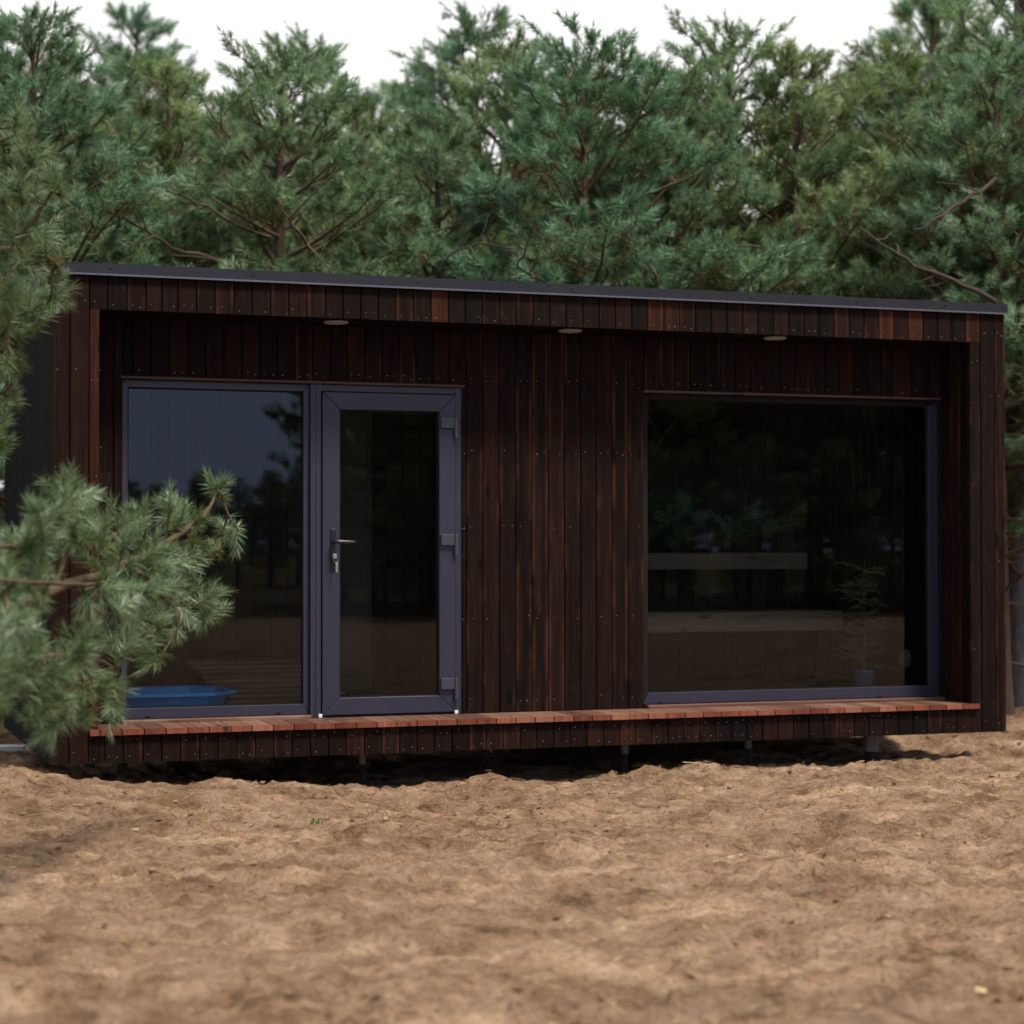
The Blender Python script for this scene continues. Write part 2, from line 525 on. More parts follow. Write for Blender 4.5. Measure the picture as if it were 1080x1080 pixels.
_rp = random.Random(12)
PRINTS = []
for _walk in range(7):
    _x, _y, _a = _rp.uniform(-1.5, 6.5), _rp.uniform(-4.2, -0.5), _rp.uniform(-0.5, 0.5) + (math.pi if _rp.random() < 0.5 else 0)
    for _k in range(8):
        _s = 0.09 if _k % 2 else -0.09
        PRINTS.append((_x - math.sin(_a) * _s, _y + math.cos(_a) * _s, _a + _rp.uniform(-0.2, 0.2)))
        _x += math.cos(_a) * 0.62; _y += math.sin(_a) * 0.62; _a += _rp.uniform(-0.2, 0.2)


def gheight(x, y, fine=True):
    x, y = np.asarray(x, float), np.asarray(y, float)
    z = -0.155 + 0.07 * (vnoise(x * 0.5 + 9, y * 0.5, 1) - 0.5)
    # loose bank of sand by the left corner
    z = z + 0.10 * np.exp(-(((x + 0.35) / 0.75) ** 2 + ((y + 0.1) / 0.8) ** 2))
    z = z + 0.05 * np.exp(-(((x + 1.6) / 1.2) ** 2 + ((y - 2.0) / 2.5) ** 2))
    # the hollow beneath the cabin
    inside = 1 / (1 + np.exp(-(np.minimum(np.minimum(x - 0.2, 5.6 - x), np.minimum(y - 0.15, 2.4 - y))) / 0.12))
    z = z - 0.09 * inside
    far = np.clip((np.hypot(x - 2.5, y) - 16) / 40, 0, 1)
    z = z + far * 0.8 * (vnoise(x * 0.06, y * 0.06, 4) - 0.4)
    if fine:
        a = 1 - 0.9 * np.clip((np.hypot(x - 2.5, y + 1) - 9) / 8, 0, 1)
        for fx_, fy_, fa in PRINTS:
            m_ = (np.abs(x - fx_) < 0.35) & (np.abs(y - fy_) < 0.35)
            if not np.any(m_): continue
            u_ = (x - fx_) * math.cos(fa) + (y - fy_) * math.sin(fa); v_ = -(x - fx_) * math.sin(fa) + (y - fy_) * math.cos(fa)
            d_ = (u_ / 0.15) ** 2 + (v_ / (0.055 + 0.012 * np.clip(u_ / 0.15, -1, 1))) ** 2
            z = z + np.where(m_, -0.030 * np.exp(-d_ ** 2) + 0.012 * np.exp(-((np.sqrt(d_) - 1.35) / 0.28) ** 2), 0)
        z = z + a * (0.060 * (vnoise(x * 2.1, y * 2.1, 2) - 0.5) + 0.042 * (vnoise(x * 5.5 + 3, y * 6.5, 3) - 0.5))
        ridg = np.abs(vnoise(x * 9 + 7, y * 11, 5) - 0.5) * 2
        z = z + a * (0.030 * (0.5 - ridg) + 0.028 * (vnoise(x * 22, y * 26, 6) - 0.5))
        z = z + a * 0.040 * (vnoise(x * 1.6 + 4, y * 12, 12) - 0.5)
        z = z + a * 0.060 * np.clip(vnoise(x * 16 + 5, y * 19, 7) * 0.6 + vnoise(x * 31, y * 35 + 2, 9) * 0.4 - 0.62, 0, 1)
    return z


def axis_pts(lo, hi, step, far):
    core = np.arange(lo, hi, step)
    out = []
    s, p = step, hi
    while p < far:
        out.append(p); s *= 1.18; p += s
    out.append(far)
    s, p, neg = step, lo, []
    while p > -far:
        s *= 1.18; p -= s; neg.append(max(p, -far))
    return np.concatenate([np.array(neg[::-1]), core, np.array(out)])


gx, gy = axis_pts(-2.9, 8.0, 0.0155, 700), axis_pts(-5.6, 1.2, 0.0155, 700)
GX, GY = np.meshgrid(gx, gy)
GZ = gheight(GX, GY)
V = np.stack([GX, GY, GZ], -1).reshape(-1, 3)
nx, ny = len(gx), len(gy)
ii = (np.arange(ny - 1)[:, None] * nx + np.arange(nx - 1)[None, :]).ravel()
Fc = np.stack([ii, ii + 1, ii + nx + 1, ii + nx], 1)
cx_, cy_ = V[Fc].mean(1)[:, 0], V[Fc].mean(1)[:, 1]
mossy = np.clip((cy_ - 3.9 - 0.22 * (cx_ - 5) + 1.6 * (vnoise(cx_ * 0.8, cy_ * 0.8, 8) - 0.5)) / 1.3, 0, 1)
mossy = np.maximum(mossy, np.clip((-cy_ - 24 + 3 * (vnoise(cx_ * 0.3, cy_ * 0.3, 8) - 0.5)) / 3, 0, 1))
ground = bpy.data.objects.new('ground', raw_mesh('ground', V, Fc, mossy, M['sand'], True))
link(ground); ground['kind'] = 'structure'

# ------------------------------------------------------------------ the cabin
X1, DEP, HT = 5.7255, 2.431, 2.55
RA, RB, RH, WD = 0.245, 5.479, 2.368, 0.332      # recess left, right, top and depth
DZ = 0.176                                       # deck top
cabin = thing('cabin', 'dark charred timber cabin with a glazed door, two large windows and a red deck ledge', 'cabin', (0, 0, 0))
T = 0.02


def tone_pick():
    return min(1, max(0, random.gauss(0.46, 0.29)))


def front_boards(mb, xs, z0, z1, y, nails=(), clip=None, mi=0):
    for a, b in zip(xs[:-1], xs[1:]):
        aa, bb = a + 0.0022, b - 0.0022
        if clip:
            aa, bb = max(aa, clip[0]), min(bb, clip[1])
            if bb - aa < 0.012: continue
        mb.board((aa, y + T + random.uniform(-0.001, 0.001), z0), (1, 0, 0), (0, 0, 1), (0, -1, 0), bb - aa, z1 - z0, T, mi=mi, tone=tone_pick())
        for nz in nails:
            for q in ((0.3,) if random.random() < 0.6 else (0.27, 0.74)):
                if random.random() < 0.72:
                    mb.disc((aa + (bb - aa) * q + random.uniform(-.006, .006), y - 0.0005, nz + random.uniform(-.012, .012)), (0, -1, 0), random.uniform(0.0024, 0.0034), 0.0014, 1)


CH = [M['charred'], M['steel']]
allnails = (0.06, 0.55, 1.05, 1.55, 2.05, 2.42)
# posts: planks at 0-.094-.194, the third one notched round the opening
mb = MB()
front_boards(mb, [0, 0.094], 0.0, HT, 0.0, allnails)
front_boards(mb, [0.094, 0.194], 0.0, HT, 0.0, allnails)
front_boards(mb, [0.194, RA + 0.0022], 0.150, RH - 0.001, 0.0, (0.5, 1.0, 1.5, 2.0))
mb.box(0.004, RA - 0.004, T + 0.001, WD, 0.004, HT - 0.004, 2)
mb.build('post', CH + [M['black']], cabin)
mb = MB()
front_boards(mb, [RB - 0.0022, 5.552], 0.150, RH - 0.001, 0.0, (0.5, 1.0, 1.5, 2.0, 2.25))
front_boards(mb, [5.552, 5.652], 0.0, HT, 0.0, allnails)
front_boards(mb, [5.652, X1], 0.0, HT, 0.0, allnails)
mb.box(RB + 0.022, X1 - 0.004, T + 0.001, WD, 0.004, HT - 0.004, 2)
mb.build('post', CH + [M['black']], cabin)
# fascia
mb = MB()
xs = [0.194, 0.287, 0.388, 0.488, 0.571, 0.656] + [0.755 + 0.1 * i for i in range(47)] + [5.452, 5.552]
front_boards(mb, xs, RH, HT, 0.0, (RH + 0.028,))
mb.box(0.2, 5.548, T + 0.001, 0.06, RH + 0.004, HT - 0.004, 2)
mb.build('fascia', CH + [M['black']], cabin)
# skirt below the deck
mb = MB()
xs = [0.194, 0.276] + [0.376 + 0.1 * i for i in range(52)]
xs[-1] = 5.552
front_boards(mb, xs, 0.0, 0.1455, 0.0, (0.029, 0.113))
mb.box(0.2, 5.548, T + 0.001, 0.06, 0.004, 0.14, 2)
mb.build('skirt', CH + [M['black']], cabin)
# soffit, its boards toned darker to deepen the shade up there
mb = MB()
x = RA + 0.002
while x < RB - 0.01:
    w = min(0.1, RB - 0.002 - x)
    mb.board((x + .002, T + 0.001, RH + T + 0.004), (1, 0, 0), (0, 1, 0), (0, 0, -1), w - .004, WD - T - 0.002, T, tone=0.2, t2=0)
    x += 0.1
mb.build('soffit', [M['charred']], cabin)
# reveals of the recess
mb = MB()
for a, b in ((0.024, 0.118), (0.118, 0.222), (0.222, 0.331)):
    mb.board((RB + T, a + .002, DZ + 0.003), (0, 1, 0), (0, 0, 1), (-1, 0, 0), b - a - .004, RH - DZ - 0.004, T, tone=[0.05, 0.75, 0.4][[0.024, 0.118, 0.222].index(a)], t2=[0, 0.8, 0.5][[0.024, 0.118, 0.222].index(a)])
mb.build('reveal', [M['charred']], cabin)
# recessed wall
mb = MB()
grid = [0.269 + 0.1 * i for i in range(-1, 53)]
wn = (0.25, 0.72, 1.24, 1.67, 2.085)
front_boards(mb, grid, DZ + 0.004, 2.365, WD, wn, (RA + 0.002, 0.417))
front_boards(mb, grid, DZ + 0.004, 2.365, WD, wn, (2.345, 3.477))
front_boards(mb, grid, 2.052, 2.365, WD, (2.085,), (0.4185, 2.3435))
front_boards(mb, grid, 2.052, 2.365, WD, (2.085,), (3.4785, RB - 0.002))
Y0, Y1 = WD + T + 0.001, 0.45
for bx in ((0.11, 0.415, 0.17, 2.40), (2.349, 3.475, 0.17, 2.40), (0.4155, 2.3485, 2.056, 2.40), (3.4755, 5.62, 2.056, 2.40), (5.484, 5.62, 0.17, 2.055)):
    mb.box(bx[0], bx[1], Y0, Y1, bx[2], bx[3], 2)
mb.build('recessed_wall', CH + [M['black']], cabin)
# head trim above the glazing
for a, b in ((0.405, 2.356), (3.468, RB - 0.003)):
    mb = MB(); mb.board((a, WD + 0.004, 2.036), (0, 0, 1), (1, 0, 0), (0, -1, 0), 0.0155, b - a, 0.016, 0.003)
    mb.build('head_trim', [M['trim_wood']], cabin)
# deck
mb = MB()
x = 0.199 - 0.060
xs = [0.199] + [0.252 + 0.1145 * i for i in range(47)]
xs = [q for q in xs if q < 5.50] + [5.527]
for a, b in zip(xs[:-1], xs[1:]):
    ln = WD + 0.025 - 0.004
    jit = random.uniform(-.0015, .0015)
    t = random.random()
    if b <= RA + 0.02 or a >= RB - 0.02:
        continue
    mb.board((a + .0025, -0.025 + jit, DZ - 0.03), (1, 0, 0), (0, 1, 0), (0, 0, 1), b - a - .006, ln, 0.03, 0.002, tone=t, end=1)
for a, b in ((0.199, 0.252), (xs[-2], 5.527)):
    mb.board((a + .0025, -0.025, DZ - 0.03), (1, 0, 0), (0, 1, 0), (0, 0, 1), b - a - .006, 0.024, 0.03, 0.002, end=1)
mb.build('deck', [M['deck'], M['deck_end']], cabin)
for a, b in ((0.42, 1.455), (3.484, RB - 0.004)):
    mb = MB()
    mb.board((a, 0.297, DZ + 0.001), (0, 1, 0), (1, 0, 0), (0, 0, 1), 0.062, b - a, 0.017, 0.003, tone=0.3)
    mb.build('sill_strip', [M['deck']], cabin)
# side, rear walls, roof, floor
mb = MB()
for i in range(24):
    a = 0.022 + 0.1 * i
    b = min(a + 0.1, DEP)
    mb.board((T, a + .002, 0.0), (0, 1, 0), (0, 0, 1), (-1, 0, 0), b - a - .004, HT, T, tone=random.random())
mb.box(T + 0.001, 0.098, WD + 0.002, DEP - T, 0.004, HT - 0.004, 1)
mb.build('side_wall', [M['shade_boards'], M['black']], cabin)
mb = MB()
for i in range(24):
    a = 0.022 + 0.1 * i
    b = min(a + 0.1, DEP)
    mb.board((X1 - T, a + .002, 0.0), (0, 1, 0), (0, 0, 1), (1, 0, 0), b - a - .004, HT, T, tone=tone_pick())
mb.box(5.622, X1 - T - 0.001, WD + 0.002, DEP - T, 0.004, HT - 0.004, 1)
mb.build('side_wall', [M['charred'], M['black']], cabin)
mb = MB()
for i in range(57):
    a = 0.02 + 0.1 * i
    b = min(a + 0.1, X1 - T)
    mb.board((a + .002, DEP - T, 0.0), (1, 0, 0), (0, 0, 1), (0, 1, 0), b - a - .004, HT, T, tone=tone_pick())
mb.box(0.1, 5.62, 2.355, DEP - T - 0.001, 0.004, HT - 0.004, 1)
mb.build('rear_wall', [M['charred'], M['black']], cabin)
mb = MB(); mb.box(0.01, X1 - 0.01, 0.02, DEP - 0.01, HT + 0.002, HT + 0.05, 0)
roof = mb.build('roof', [M['roofing']], cabin)
mb = MB()
TX0, TX1 = -0.012, X1 + 0.012
# flashing with a folded drip lip: upper face, front face and bright bottom hem
mb.box(TX0, TX1, -0.016, -0.012, 2.553, 2.607, 0, 0.5)
mb.box(TX0, TX1, -0.0119, 0.12, 2.603, 2.607, 0, 0.5)
mb.box(TX0, TX1, -0.023, -0.0121, 2.543, 2.5525, 1, 0.5)
mb.box(TX0, TX0 + 0.004, -0.0119, DEP + 0.01, 2.553, 2.6029, 0, 0.5)
mb.box(TX1 - 0.004, TX1, -0.0119, DEP + 0.01, 2.553, 2.6029, 0, 0.5)
mb.box(TX0, TX1, DEP + 0.0101, DEP + 0.014, 2.553, 2.607, 0, 0.5)
for sx in (1.9, 3.85):                     # lapped joints
    mb.box(sx, sx + 0.035, -0.0178, -0.0161, 2.5531, 2.6072, 0, 0.5)
mb.build('roof_trim', [M['trim_metal'], M['trim_lip']], roof)
for sx in (0.3, 1.06, 1.98, 2.88, 3.36, 4.0, 4.7, 5.3):
    mb = MB(); mb.disc((sx, -0.0162 if sx not in (1.98,) else -0.0162, 2.583), (0, -1, 0), 0.008, 0.004, 0, 8)
    mb.build('screw', [M['trim_metal']], roof)
# interior shell
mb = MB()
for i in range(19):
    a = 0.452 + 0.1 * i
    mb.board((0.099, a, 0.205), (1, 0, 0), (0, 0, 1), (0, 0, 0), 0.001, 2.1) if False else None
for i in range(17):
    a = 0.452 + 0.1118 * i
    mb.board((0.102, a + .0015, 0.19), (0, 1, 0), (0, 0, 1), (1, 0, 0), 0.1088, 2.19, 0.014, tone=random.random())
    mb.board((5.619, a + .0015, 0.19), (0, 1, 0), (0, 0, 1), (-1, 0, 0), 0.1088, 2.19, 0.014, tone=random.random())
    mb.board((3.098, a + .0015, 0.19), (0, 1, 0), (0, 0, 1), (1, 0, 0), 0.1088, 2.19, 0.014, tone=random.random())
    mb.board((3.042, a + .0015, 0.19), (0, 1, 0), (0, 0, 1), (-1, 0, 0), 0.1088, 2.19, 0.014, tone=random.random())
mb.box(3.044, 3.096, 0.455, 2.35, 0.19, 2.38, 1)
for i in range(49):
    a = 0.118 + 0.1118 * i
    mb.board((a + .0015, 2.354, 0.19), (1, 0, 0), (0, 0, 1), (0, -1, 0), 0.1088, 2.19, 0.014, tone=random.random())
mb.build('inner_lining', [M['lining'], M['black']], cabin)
mb = MB()
for i in range(17):
    a = 0.453 + 0.1118 * i
    mb.board((0.12, a + .0015, 0.168), (0, 1, 0), (1, 0, 0), (0, 0, 1), 0.1088, 5.48, 0.022, 0.002, tone=random.random())
mb.box(0.1, 5.62, 0.07, 2.353, 0.02, 0.1405, 1)
mb.build('floor', [M['floorboards'], M['black']], cabin)
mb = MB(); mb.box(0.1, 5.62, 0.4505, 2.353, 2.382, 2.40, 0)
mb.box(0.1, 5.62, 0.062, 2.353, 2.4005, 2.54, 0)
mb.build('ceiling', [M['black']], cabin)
mb = MB(); mb.box(1.98, 2.36, 2.322, 2.338, 0.192, 2.1, 0); mb.box(2.33, 2.36, 2.315, 2.3215, 0.192, 2.1, 0)
mb.build('inner_panel', [M['panel']], cabin)


# glazing
def ring(mb, x0, x1, z0, z1, l, r, b, t, y0, y1, mi=0, dark=()):
    """mitred frame: four members with a stepped glazing bead"""
    xi0, xi1, zi0, zi1 = x0 + l, x1 - r, z0 + b, z1 - t
    o = [(x0, z0), (x1, z0), (x1, z1), (x0, z1)]
    n = [(xi0, zi0), (xi1, zi0), (xi1, zi1), (xi0, zi1)]
    g = 0.0007
    for i in range(4):
        j = (i + 1) % 4
        a = [o[i], o[j], n[j], n[i]]
        # shrink ends a hair so the mitre reads as a joint
        d = np.array(o[j]) - np.array(o[i]); d = d / np.linalg.norm(d) * g
        q = [np.array(a[0]) + d, np.array(a[1]) - d, np.array(a[2]) - d, np.array(a[3]) + d]
        bb = len(mb.v)
        for yy in (y0, y1):
            for p in q:
                mb.v.append((p[0], yy, p[1]))
        for f in ((0, 1, 2, 3), (7, 6, 5, 4), (0, 4, 5, 1), (1, 5, 6, 2), (2, 6, 7, 3), (3, 7, 4, 0)):
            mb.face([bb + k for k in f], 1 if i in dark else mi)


def glass(name, x0, x1, z0, z1, y, parent):
    mb = MB(); mb.box(x0, x1, y, y + 0.006, z0, z1, 0)
    pn = mb.build(name, [M['glass']], parent)
    # rubber seal round the pane
    g = MB(); w_ = 0.007
    g.box(x0 + 0.0003, x0 + w_, y - 0.005, y - 0.0003, z0 + 0.0003, z1 - 0.0003); g.box(x1 - w_, x1 - 0.0003, y - 0.005, y - 0.0003, z0 + 0.0003, z1 - 0.0003)
    g.box(x0 + w_, x1 - w_, y - 0.0048, y - 0.0003, z0 + 0.0003, z0 + w_); g.box(x0 + w_, x1 - w_, y - 0.0048, y - 0.0003, z1 - w_, z1 - 0.0003)
    g.build('seal', [M['black']], parent)
    return pn


# left fixed window
mb = MB(); ring(mb, 0.419, 1.457, 0.196, 2.034, 0.030, 0.033, 0.057, 0.040, 0.362, 0.412)
for sx in (0.55, 1.27):
    mb.box(sx, sx + 0.026, 0.3585, 0.3619, 0.203, 0.211, 1)
w = mb.build('window', [M['frame'], M['black']], cabin, bevel=0.0025)
glass('pane', 0.4495, 1.4235, 0.2535, 1.9935, 0.384, w)
# door frame: posts and head
mb = MB()
mb.box(1.4585, 1.5175, 0.336, 0.42, 0.178, 2.034, 0)
mb.box(2.309, 2.3425, 0.342, 0.42, 0.178, 2.034, 0)
mb.box(1.518, 2.3085, 0.346, 0.42, 1.998, 2.034, 0)
mb.box(1.518, 2.3085, 0.37, 0.42, 0.178, 0.186, 0)
mb.box(1.5178, 2.3088, 0.392, 0.42, 0.1865, 1.9975, 1) if False else None
mb.box(1.487, 1.4905, 0.3345, 0.3359, 0.18, 2.03, 1)
mb.build('door_frame', [M['frame'], M['black']], cabin, bevel=0.002)
# door leaf
mb = MB(); ring(mb, 1.524, 2.304, 0.188, 1.992, 0.100, 0.098, 0.096, 0.097, 0.327, 0.391)
door = mb.build('door', [M['frame']], cabin, bevel=0.004)
glass('pane', 1.6245, 2.2055, 0.2845, 1.8945, 0.352, door)
for hz in (1.833, 1.166, 0.349):
    mb = MB()
    mb.box(2.213, 2.290, 0.308, 0.3268, hz - 0.031, hz + 0.031, 0)
    mb.tube([(2.303, 0.314, hz - 0.088), (2.303, 0.314, hz + 0.034)], 0.0125, 10)
    
    mb.build('hinge', [M['hinge']], door, bevel=0.002)
mb = MB(); mb.box(1.570, 1.600, 0.3175, 0.3268, 0.995, 1.228, 0)
plate = mb.build('lock_plate', [M['handle']], door, bevel=0.004)
mb = MB()
mb.tube([(1.585, 0.318, 1.155), (1.585, 0.278, 1.155)], 0.011, 10)
mb.build('spindle', [M['handle']], plate)
mb = MB()
mb.tube([(1.583, 0.276, 1.155), (1.60, 0.271, 1.1555), (1.65, 0.270, 1.1545), (1.69, 0.271, 1.153), (1.699, 0.274, 1.1525)], [0.010, 0.0105, 0.0098, 0.009, 0.006], 10)
mb.build('handle', [M['lever']], door, smooth=True)
mb = MB(); mb.tube([(1.585, 0.3174, 1.075), (1.585, 0.309, 1.075)], 0.0105, 12); mb.build('lock_cylinder', [M['steel']], door)
for sx in (1.503, 2.297):
    mb = MB(); mb.box(sx, sx + 0.020, 0.322, 0.3355, DZ + 0.001, DZ + 0.021, 0); mb.build('spacer', [M['white_plastic']], cabin, bevel=0.002)
# right window; top and left members coloured black for the recess shade
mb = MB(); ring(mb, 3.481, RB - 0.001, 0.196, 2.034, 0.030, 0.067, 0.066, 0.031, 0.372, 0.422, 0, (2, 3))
mb.box(3.575, 3.60, 0.3685, 0.3719, 0.203, 0.211, 1); mb.box(5.05, 5.075, 0.3685, 0.3719, 0.203, 0.211, 1)
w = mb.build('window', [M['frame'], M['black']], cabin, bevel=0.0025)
glass('pane', 3.5115, 5.4105, 0.2625, 2.0025, 0.394, w)
# downlights in the soffit
for lx, ly in ((1.569, 0.201), (2.953, 0.192), (4.251, 0.172)):
    mb = MB()
    k = 28
    prof = [(0.068, RH + 0.003), (0.068, RH - 0.002), (0.064, RH - 0.006), (0.055, RH - 0.0065), (0.053, RH - 0.004)]
    b0 = len(mb.v)
    for r_, z_ in prof:
        for i in range(k):
            t = 2 * math.pi * i / k
            mb.v.append((lx + r_ * math.cos(t), ly + r_ * math.sin(t), z_))
    for a in range(len(prof) - 1):
        for i in range(k):
            j = (i + 1) % k
            mb.face([b0 + a * k + i, b0 + a * k + j, b0 + (a + 1) * k + j, b0 + (a + 1) * k + i], 0)
    mb.face([b0 + (len(prof) - 1) * k + i for i in range(k)], 1)
    mb.build('downlight', [M['lens'], M['lens']], cabin)
# feet
for fx, r_, zb in ((1.72, 0.021, -0.075), (2.47, 0.012, -0.035), (3.29, 0.024, -0.07), (4.08, 0.022, -0.065), (4.90, 0.044, -0.11)):
    mb = MB(); mb.tube([(fx, 0.2, zb), (fx, 0.2, 0.004)], r_, 12)
    ft = mb.build('foot', [M['foot_steel']], cabin)
    if r_ > 0.02:
        mb = MB(); mb.tube([(fx, 0.2, -0.36), (fx, 0.2, zb - 0.001)], r_ * 0.8, 10)
        mb.build('shaded_foot_end', [M['black']], ft)  # lower half of the foot, coloured black to lose it in shade
for fx in (0.5, 1.9, 3.5, 5.2):
    mb = MB(); mb.tube([(fx, 2.25, -0.34), (fx, 2.25, 0.003)], 0.04, 12)
    mb.build('foot', [M['foot_steel']], cabin)

# ------------------------------------------------------------------ things in and on the cabin
kt = thing('door_key', 'silver key with its ring hanging from the lock of the glazed door', 'key', (1.585, 0.30, 1.04))
mb = MB()
mb.tube([(0, 0.010, 0.035), (0, -0.004, 0.035)], 0.004, 8)
mb.box(-0.011, 0.011, -0.0135, -0.0105, 0.022, 0.047, 0)
mb.build('key_blade', [M['steel']], kt, bevel=0.002)
mb = MB()
mb.tube([(0.012 * math.sin(t) + 0.006, -0.016, 0.012 + 0.013 * math.cos(t)) for t in np.linspace(0, 2 * math.pi, 15)], 0.0014, 6)
mb.build('key_loop', [M['steel']], kt)
mb = MB(); mb.box(0.003, 0.017, -0.019, -0.0165, -0.055, 0.0, 0)
mb.build('key_tag', [M['steel']], kt, bevel=0.003)

bench = thing('sauna_bench', 'pale two-tier wooden bench inside, behind the large right-hand window', 'bench', (3.11, 1.4, 0.19))
for nm, xa, xb, ya, yb, za, zb in (('seat', 3.13, 5.356, 1.40, 1.92, 0.675, 0.70), ('front_board', 3.13, 5.356, 1.378, 1.3995, 0.572, 0.70),
                                   ('seat', 3.13, 5.395, 1.97, 2.32, 1.058, 1.085), ('front_board', 3.13, 5.395, 1.948, 1.9695, 0.973, 1.085)):
    mb = MB()
    if nm == 'seat':
        nb = 4
        for i in range(nb):
            wv = (yb - ya) / nb
            mb.board((xa - 3.11, ya + i * wv - 1.4, za - 0.19), (0, 1, 0), (1, 0, 0), (0, 0, 1), wv - 0.008, xb - xa, zb - za, 0.003)
    else:
        mb.board((xa - 3.11, yb - 1.4, za - 0.19), (0, 0, 1), (1, 0, 0), (0, -1, 0), zb - za, xb - xa, yb - ya, 0.003)
    mb.build(nm, [M['bench_wood']], bench)
for lx, ly, hz in ((3.3, 1.45, 0.674), (5.25, 1.45, 0.674), (3.3, 2.05, 1.057), (5.3, 2.05, 1.057)):
    mb = MB(); mb.box(lx - 3.11 - 0.03, lx - 3.11 + 0.03, ly - 1.4, ly - 1.4 + 0.04, 0.002, hz - 0.19)
    mb.build('leg', [M['lining']], bench)

# potted dry plant
pl = thing('potted_plant', 'tall wispy plant in a small shiny metal pot behind the right window', 'plant', (5.26, 0.92, 0.191))
mb = MB()
k = 24
prof = [(0.002, 0.0), (0.055, 0.0), (0.066, 0.13), (0.07, 0.14), (0.062, 0.14), (0.058, 0.11), (0.002, 0.11)]
for r_, z_ in prof:
    for i in range(k):
        t = 2 * math.pi * i / k
        mb.v.append((r_ * math.cos(t), r_ * math.sin(t), z_))
for a in range(len(prof) - 1):
    for i in range(k):
        j = (i + 1) % k
        mb.face([a * k + i, a * k + j, (a + 1) * k + j, (a + 1) * k + i])
mb.build('pot', [M['pot_metal']], pl, smooth=True)
mb = MB()
mb.tube([(0, 0, 0.10), (0.01, 0, 0.4), (0.0, 0.005, 0.65), (0.006, 0, 0.84)], [0.006, 0.005, 0.004, 0.002], 6)
rr = random.Random(5)
for i in range(130):
    z0 = rr.uniform(0.16, 0.80)
    a = rr.uniform(0, 6.283)
    ln = rr.uniform(0.10, 0.21) * (1.1 - 0.4 * z0)
    e = rr.uniform(-0.15, 0.5)
    p0 = np.array((0.004, 0, z0)); d = np.array((math.cos(a), math.sin(a), e))
    p1 = p0 + d * ln * 0.6; p2 = p0 + d * ln - np.array((0, 0, 0.02))
    mb.tube([p0, p1, p2], [0.0028, 0.0022, 0.0015], 4)
    for q in range(4):
        s = p0 + (p2 - p0) * rr.uniform(0.3, 1)
        a2 = a + rr.uniform(-1.2, 1.2)
        mb.tube([s, s + np.array((math.cos(a2), math.sin(a2), rr.uniform(-.4, .8))) * 0.04], [0.003, 0.0012], 4)
mb.build('stem', [M['dry_plant']], pl)

# round pale disc on the right inner wall
mb = MB()
k = 28
for r_, h in ((0.062, 0.0), (0.062, 0.016), (0.05, 0.024), (0.02, 0.026)):
    for i in range(k):
        t = 2 * math.pi * i / k
        mb.v.append((-h, r_ * math.cos(t), r_ * math.sin(t)))
for a in range(3):
    for i in range(k):
        j = (i + 1) % k
        mb.face([a * k + j, a * k + i, (a + 1) * k + i, (a + 1) * k + j])
mb.face([3 * k + i for i in range(k)][::-1])
disc = mb.build('wall_disc', [M['disc_plate']])
disc.location = (5.604, 0.98, 0.395)
tag(disc, 'small pale round disc on the inner wall right of the potted plant', 'disc')

# blue plastic tray
tr = thing('plastic_tray', 'bright blue plastic tray lying on the floor inside the left window', 'tray', (0.70, 0.80, 0.191))


def loop(hx, hy, z, c):
    pts = [(-hx, -hy + c), (-hx + c, -hy), (hx - c, -hy), (hx, -hy + c), (hx, hy - c), (hx - c, hy), (-hx + c, hy), (-hx, hy - c)]
    return [(x_, y_, z) for x_, y_ in pts]


mb = MB()
rings = [loop(0.300, 0.24, 0.0, 0.10), loop(0.370, 0.31, 0.125, 0.14), loop(0.400, 0.34, 0.13, 0.15), loop(0.400, 0.34, 0.112, 0.15),
         ]
inner = [loop(0.365, 0.305, 0.124, 0.138), loop(0.292, 0.232, 0.012, 0.098)]
seq = [rings[0], rings[1], rings[3], rings[2], inner[0], inner[1]]
for q in seq: mb.v += q
for a in range(len(seq) - 1):
    for i in range(8):
        j = (i + 1) % 8
        mb.face([a * 8 + i, a * 8 + j, (a + 1) * 8 + j, (a + 1) * 8 + i])
mb.face([i for i in range(8)][::-1]); mb.face([5 * 8 + i for i in range(8)])
mb.build('tray_shell', [M['blue_plastic']], tr)
mb = MB(); mb.v += loop(0.280, 0.22, 0.016, 0.095) + loop(0.280, 0.22, 0.03, 0.095)  # black slab over the tray's bottom
for i in range(8):
    j = (i + 1) % 8
    mb.face([i, j, 8 + j, 8 + i])
mb.face([8 + i for i in range(8)])
mb.build('tray_inset', [M['black']], tr)


# slatted board leaning at a low angle on the floor behind the left window
sl = thing('slatted_board', 'brown slatted wooden board on the floor beside the blue tray inside the left window', 'board', (1.30, 0.86, 0.191))
for i in range(9):
    q = i / 8
    mb = MB(); mb.board((-0.22, 1.1 * q, 0.035 + 0.16 * q), (0, 1, 0.145), (1, 0, 0), (0, -0.145, 1), 0.085, 0.75, 0.02, 0.003, tone=random.random())
    mb.build('slat', [M['slat_wood']], sl)
for bx in (-0.12, 0.42):
    mb = MB()
    v0 = [(bx, 0, 0.001), (bx + 0.04, 0, 0.001), (bx + 0.04, 1.18, 0.001), (bx, 1.18, 0.001), (bx, 0, 0.033), (bx + 0.04, 0, 0.033), (bx + 0.04, 1.18, 0.2045), (bx, 1.18, 0.2045)]
    mb.v += v0
    for f in ((0, 3, 2, 1), (4, 5, 6, 7), (0, 1, 5, 4), (1, 2, 6, 5), (2, 3, 7, 6), (3, 0, 4, 7)): mb.face(list(f))
    mb.build('bearer', [M['lining']], sl)


# ------------------------------------------------------------------ pines
def norm(a):
    return a / (np.linalg.norm(a, axis=-1, keepdims=True) + 1e-9)


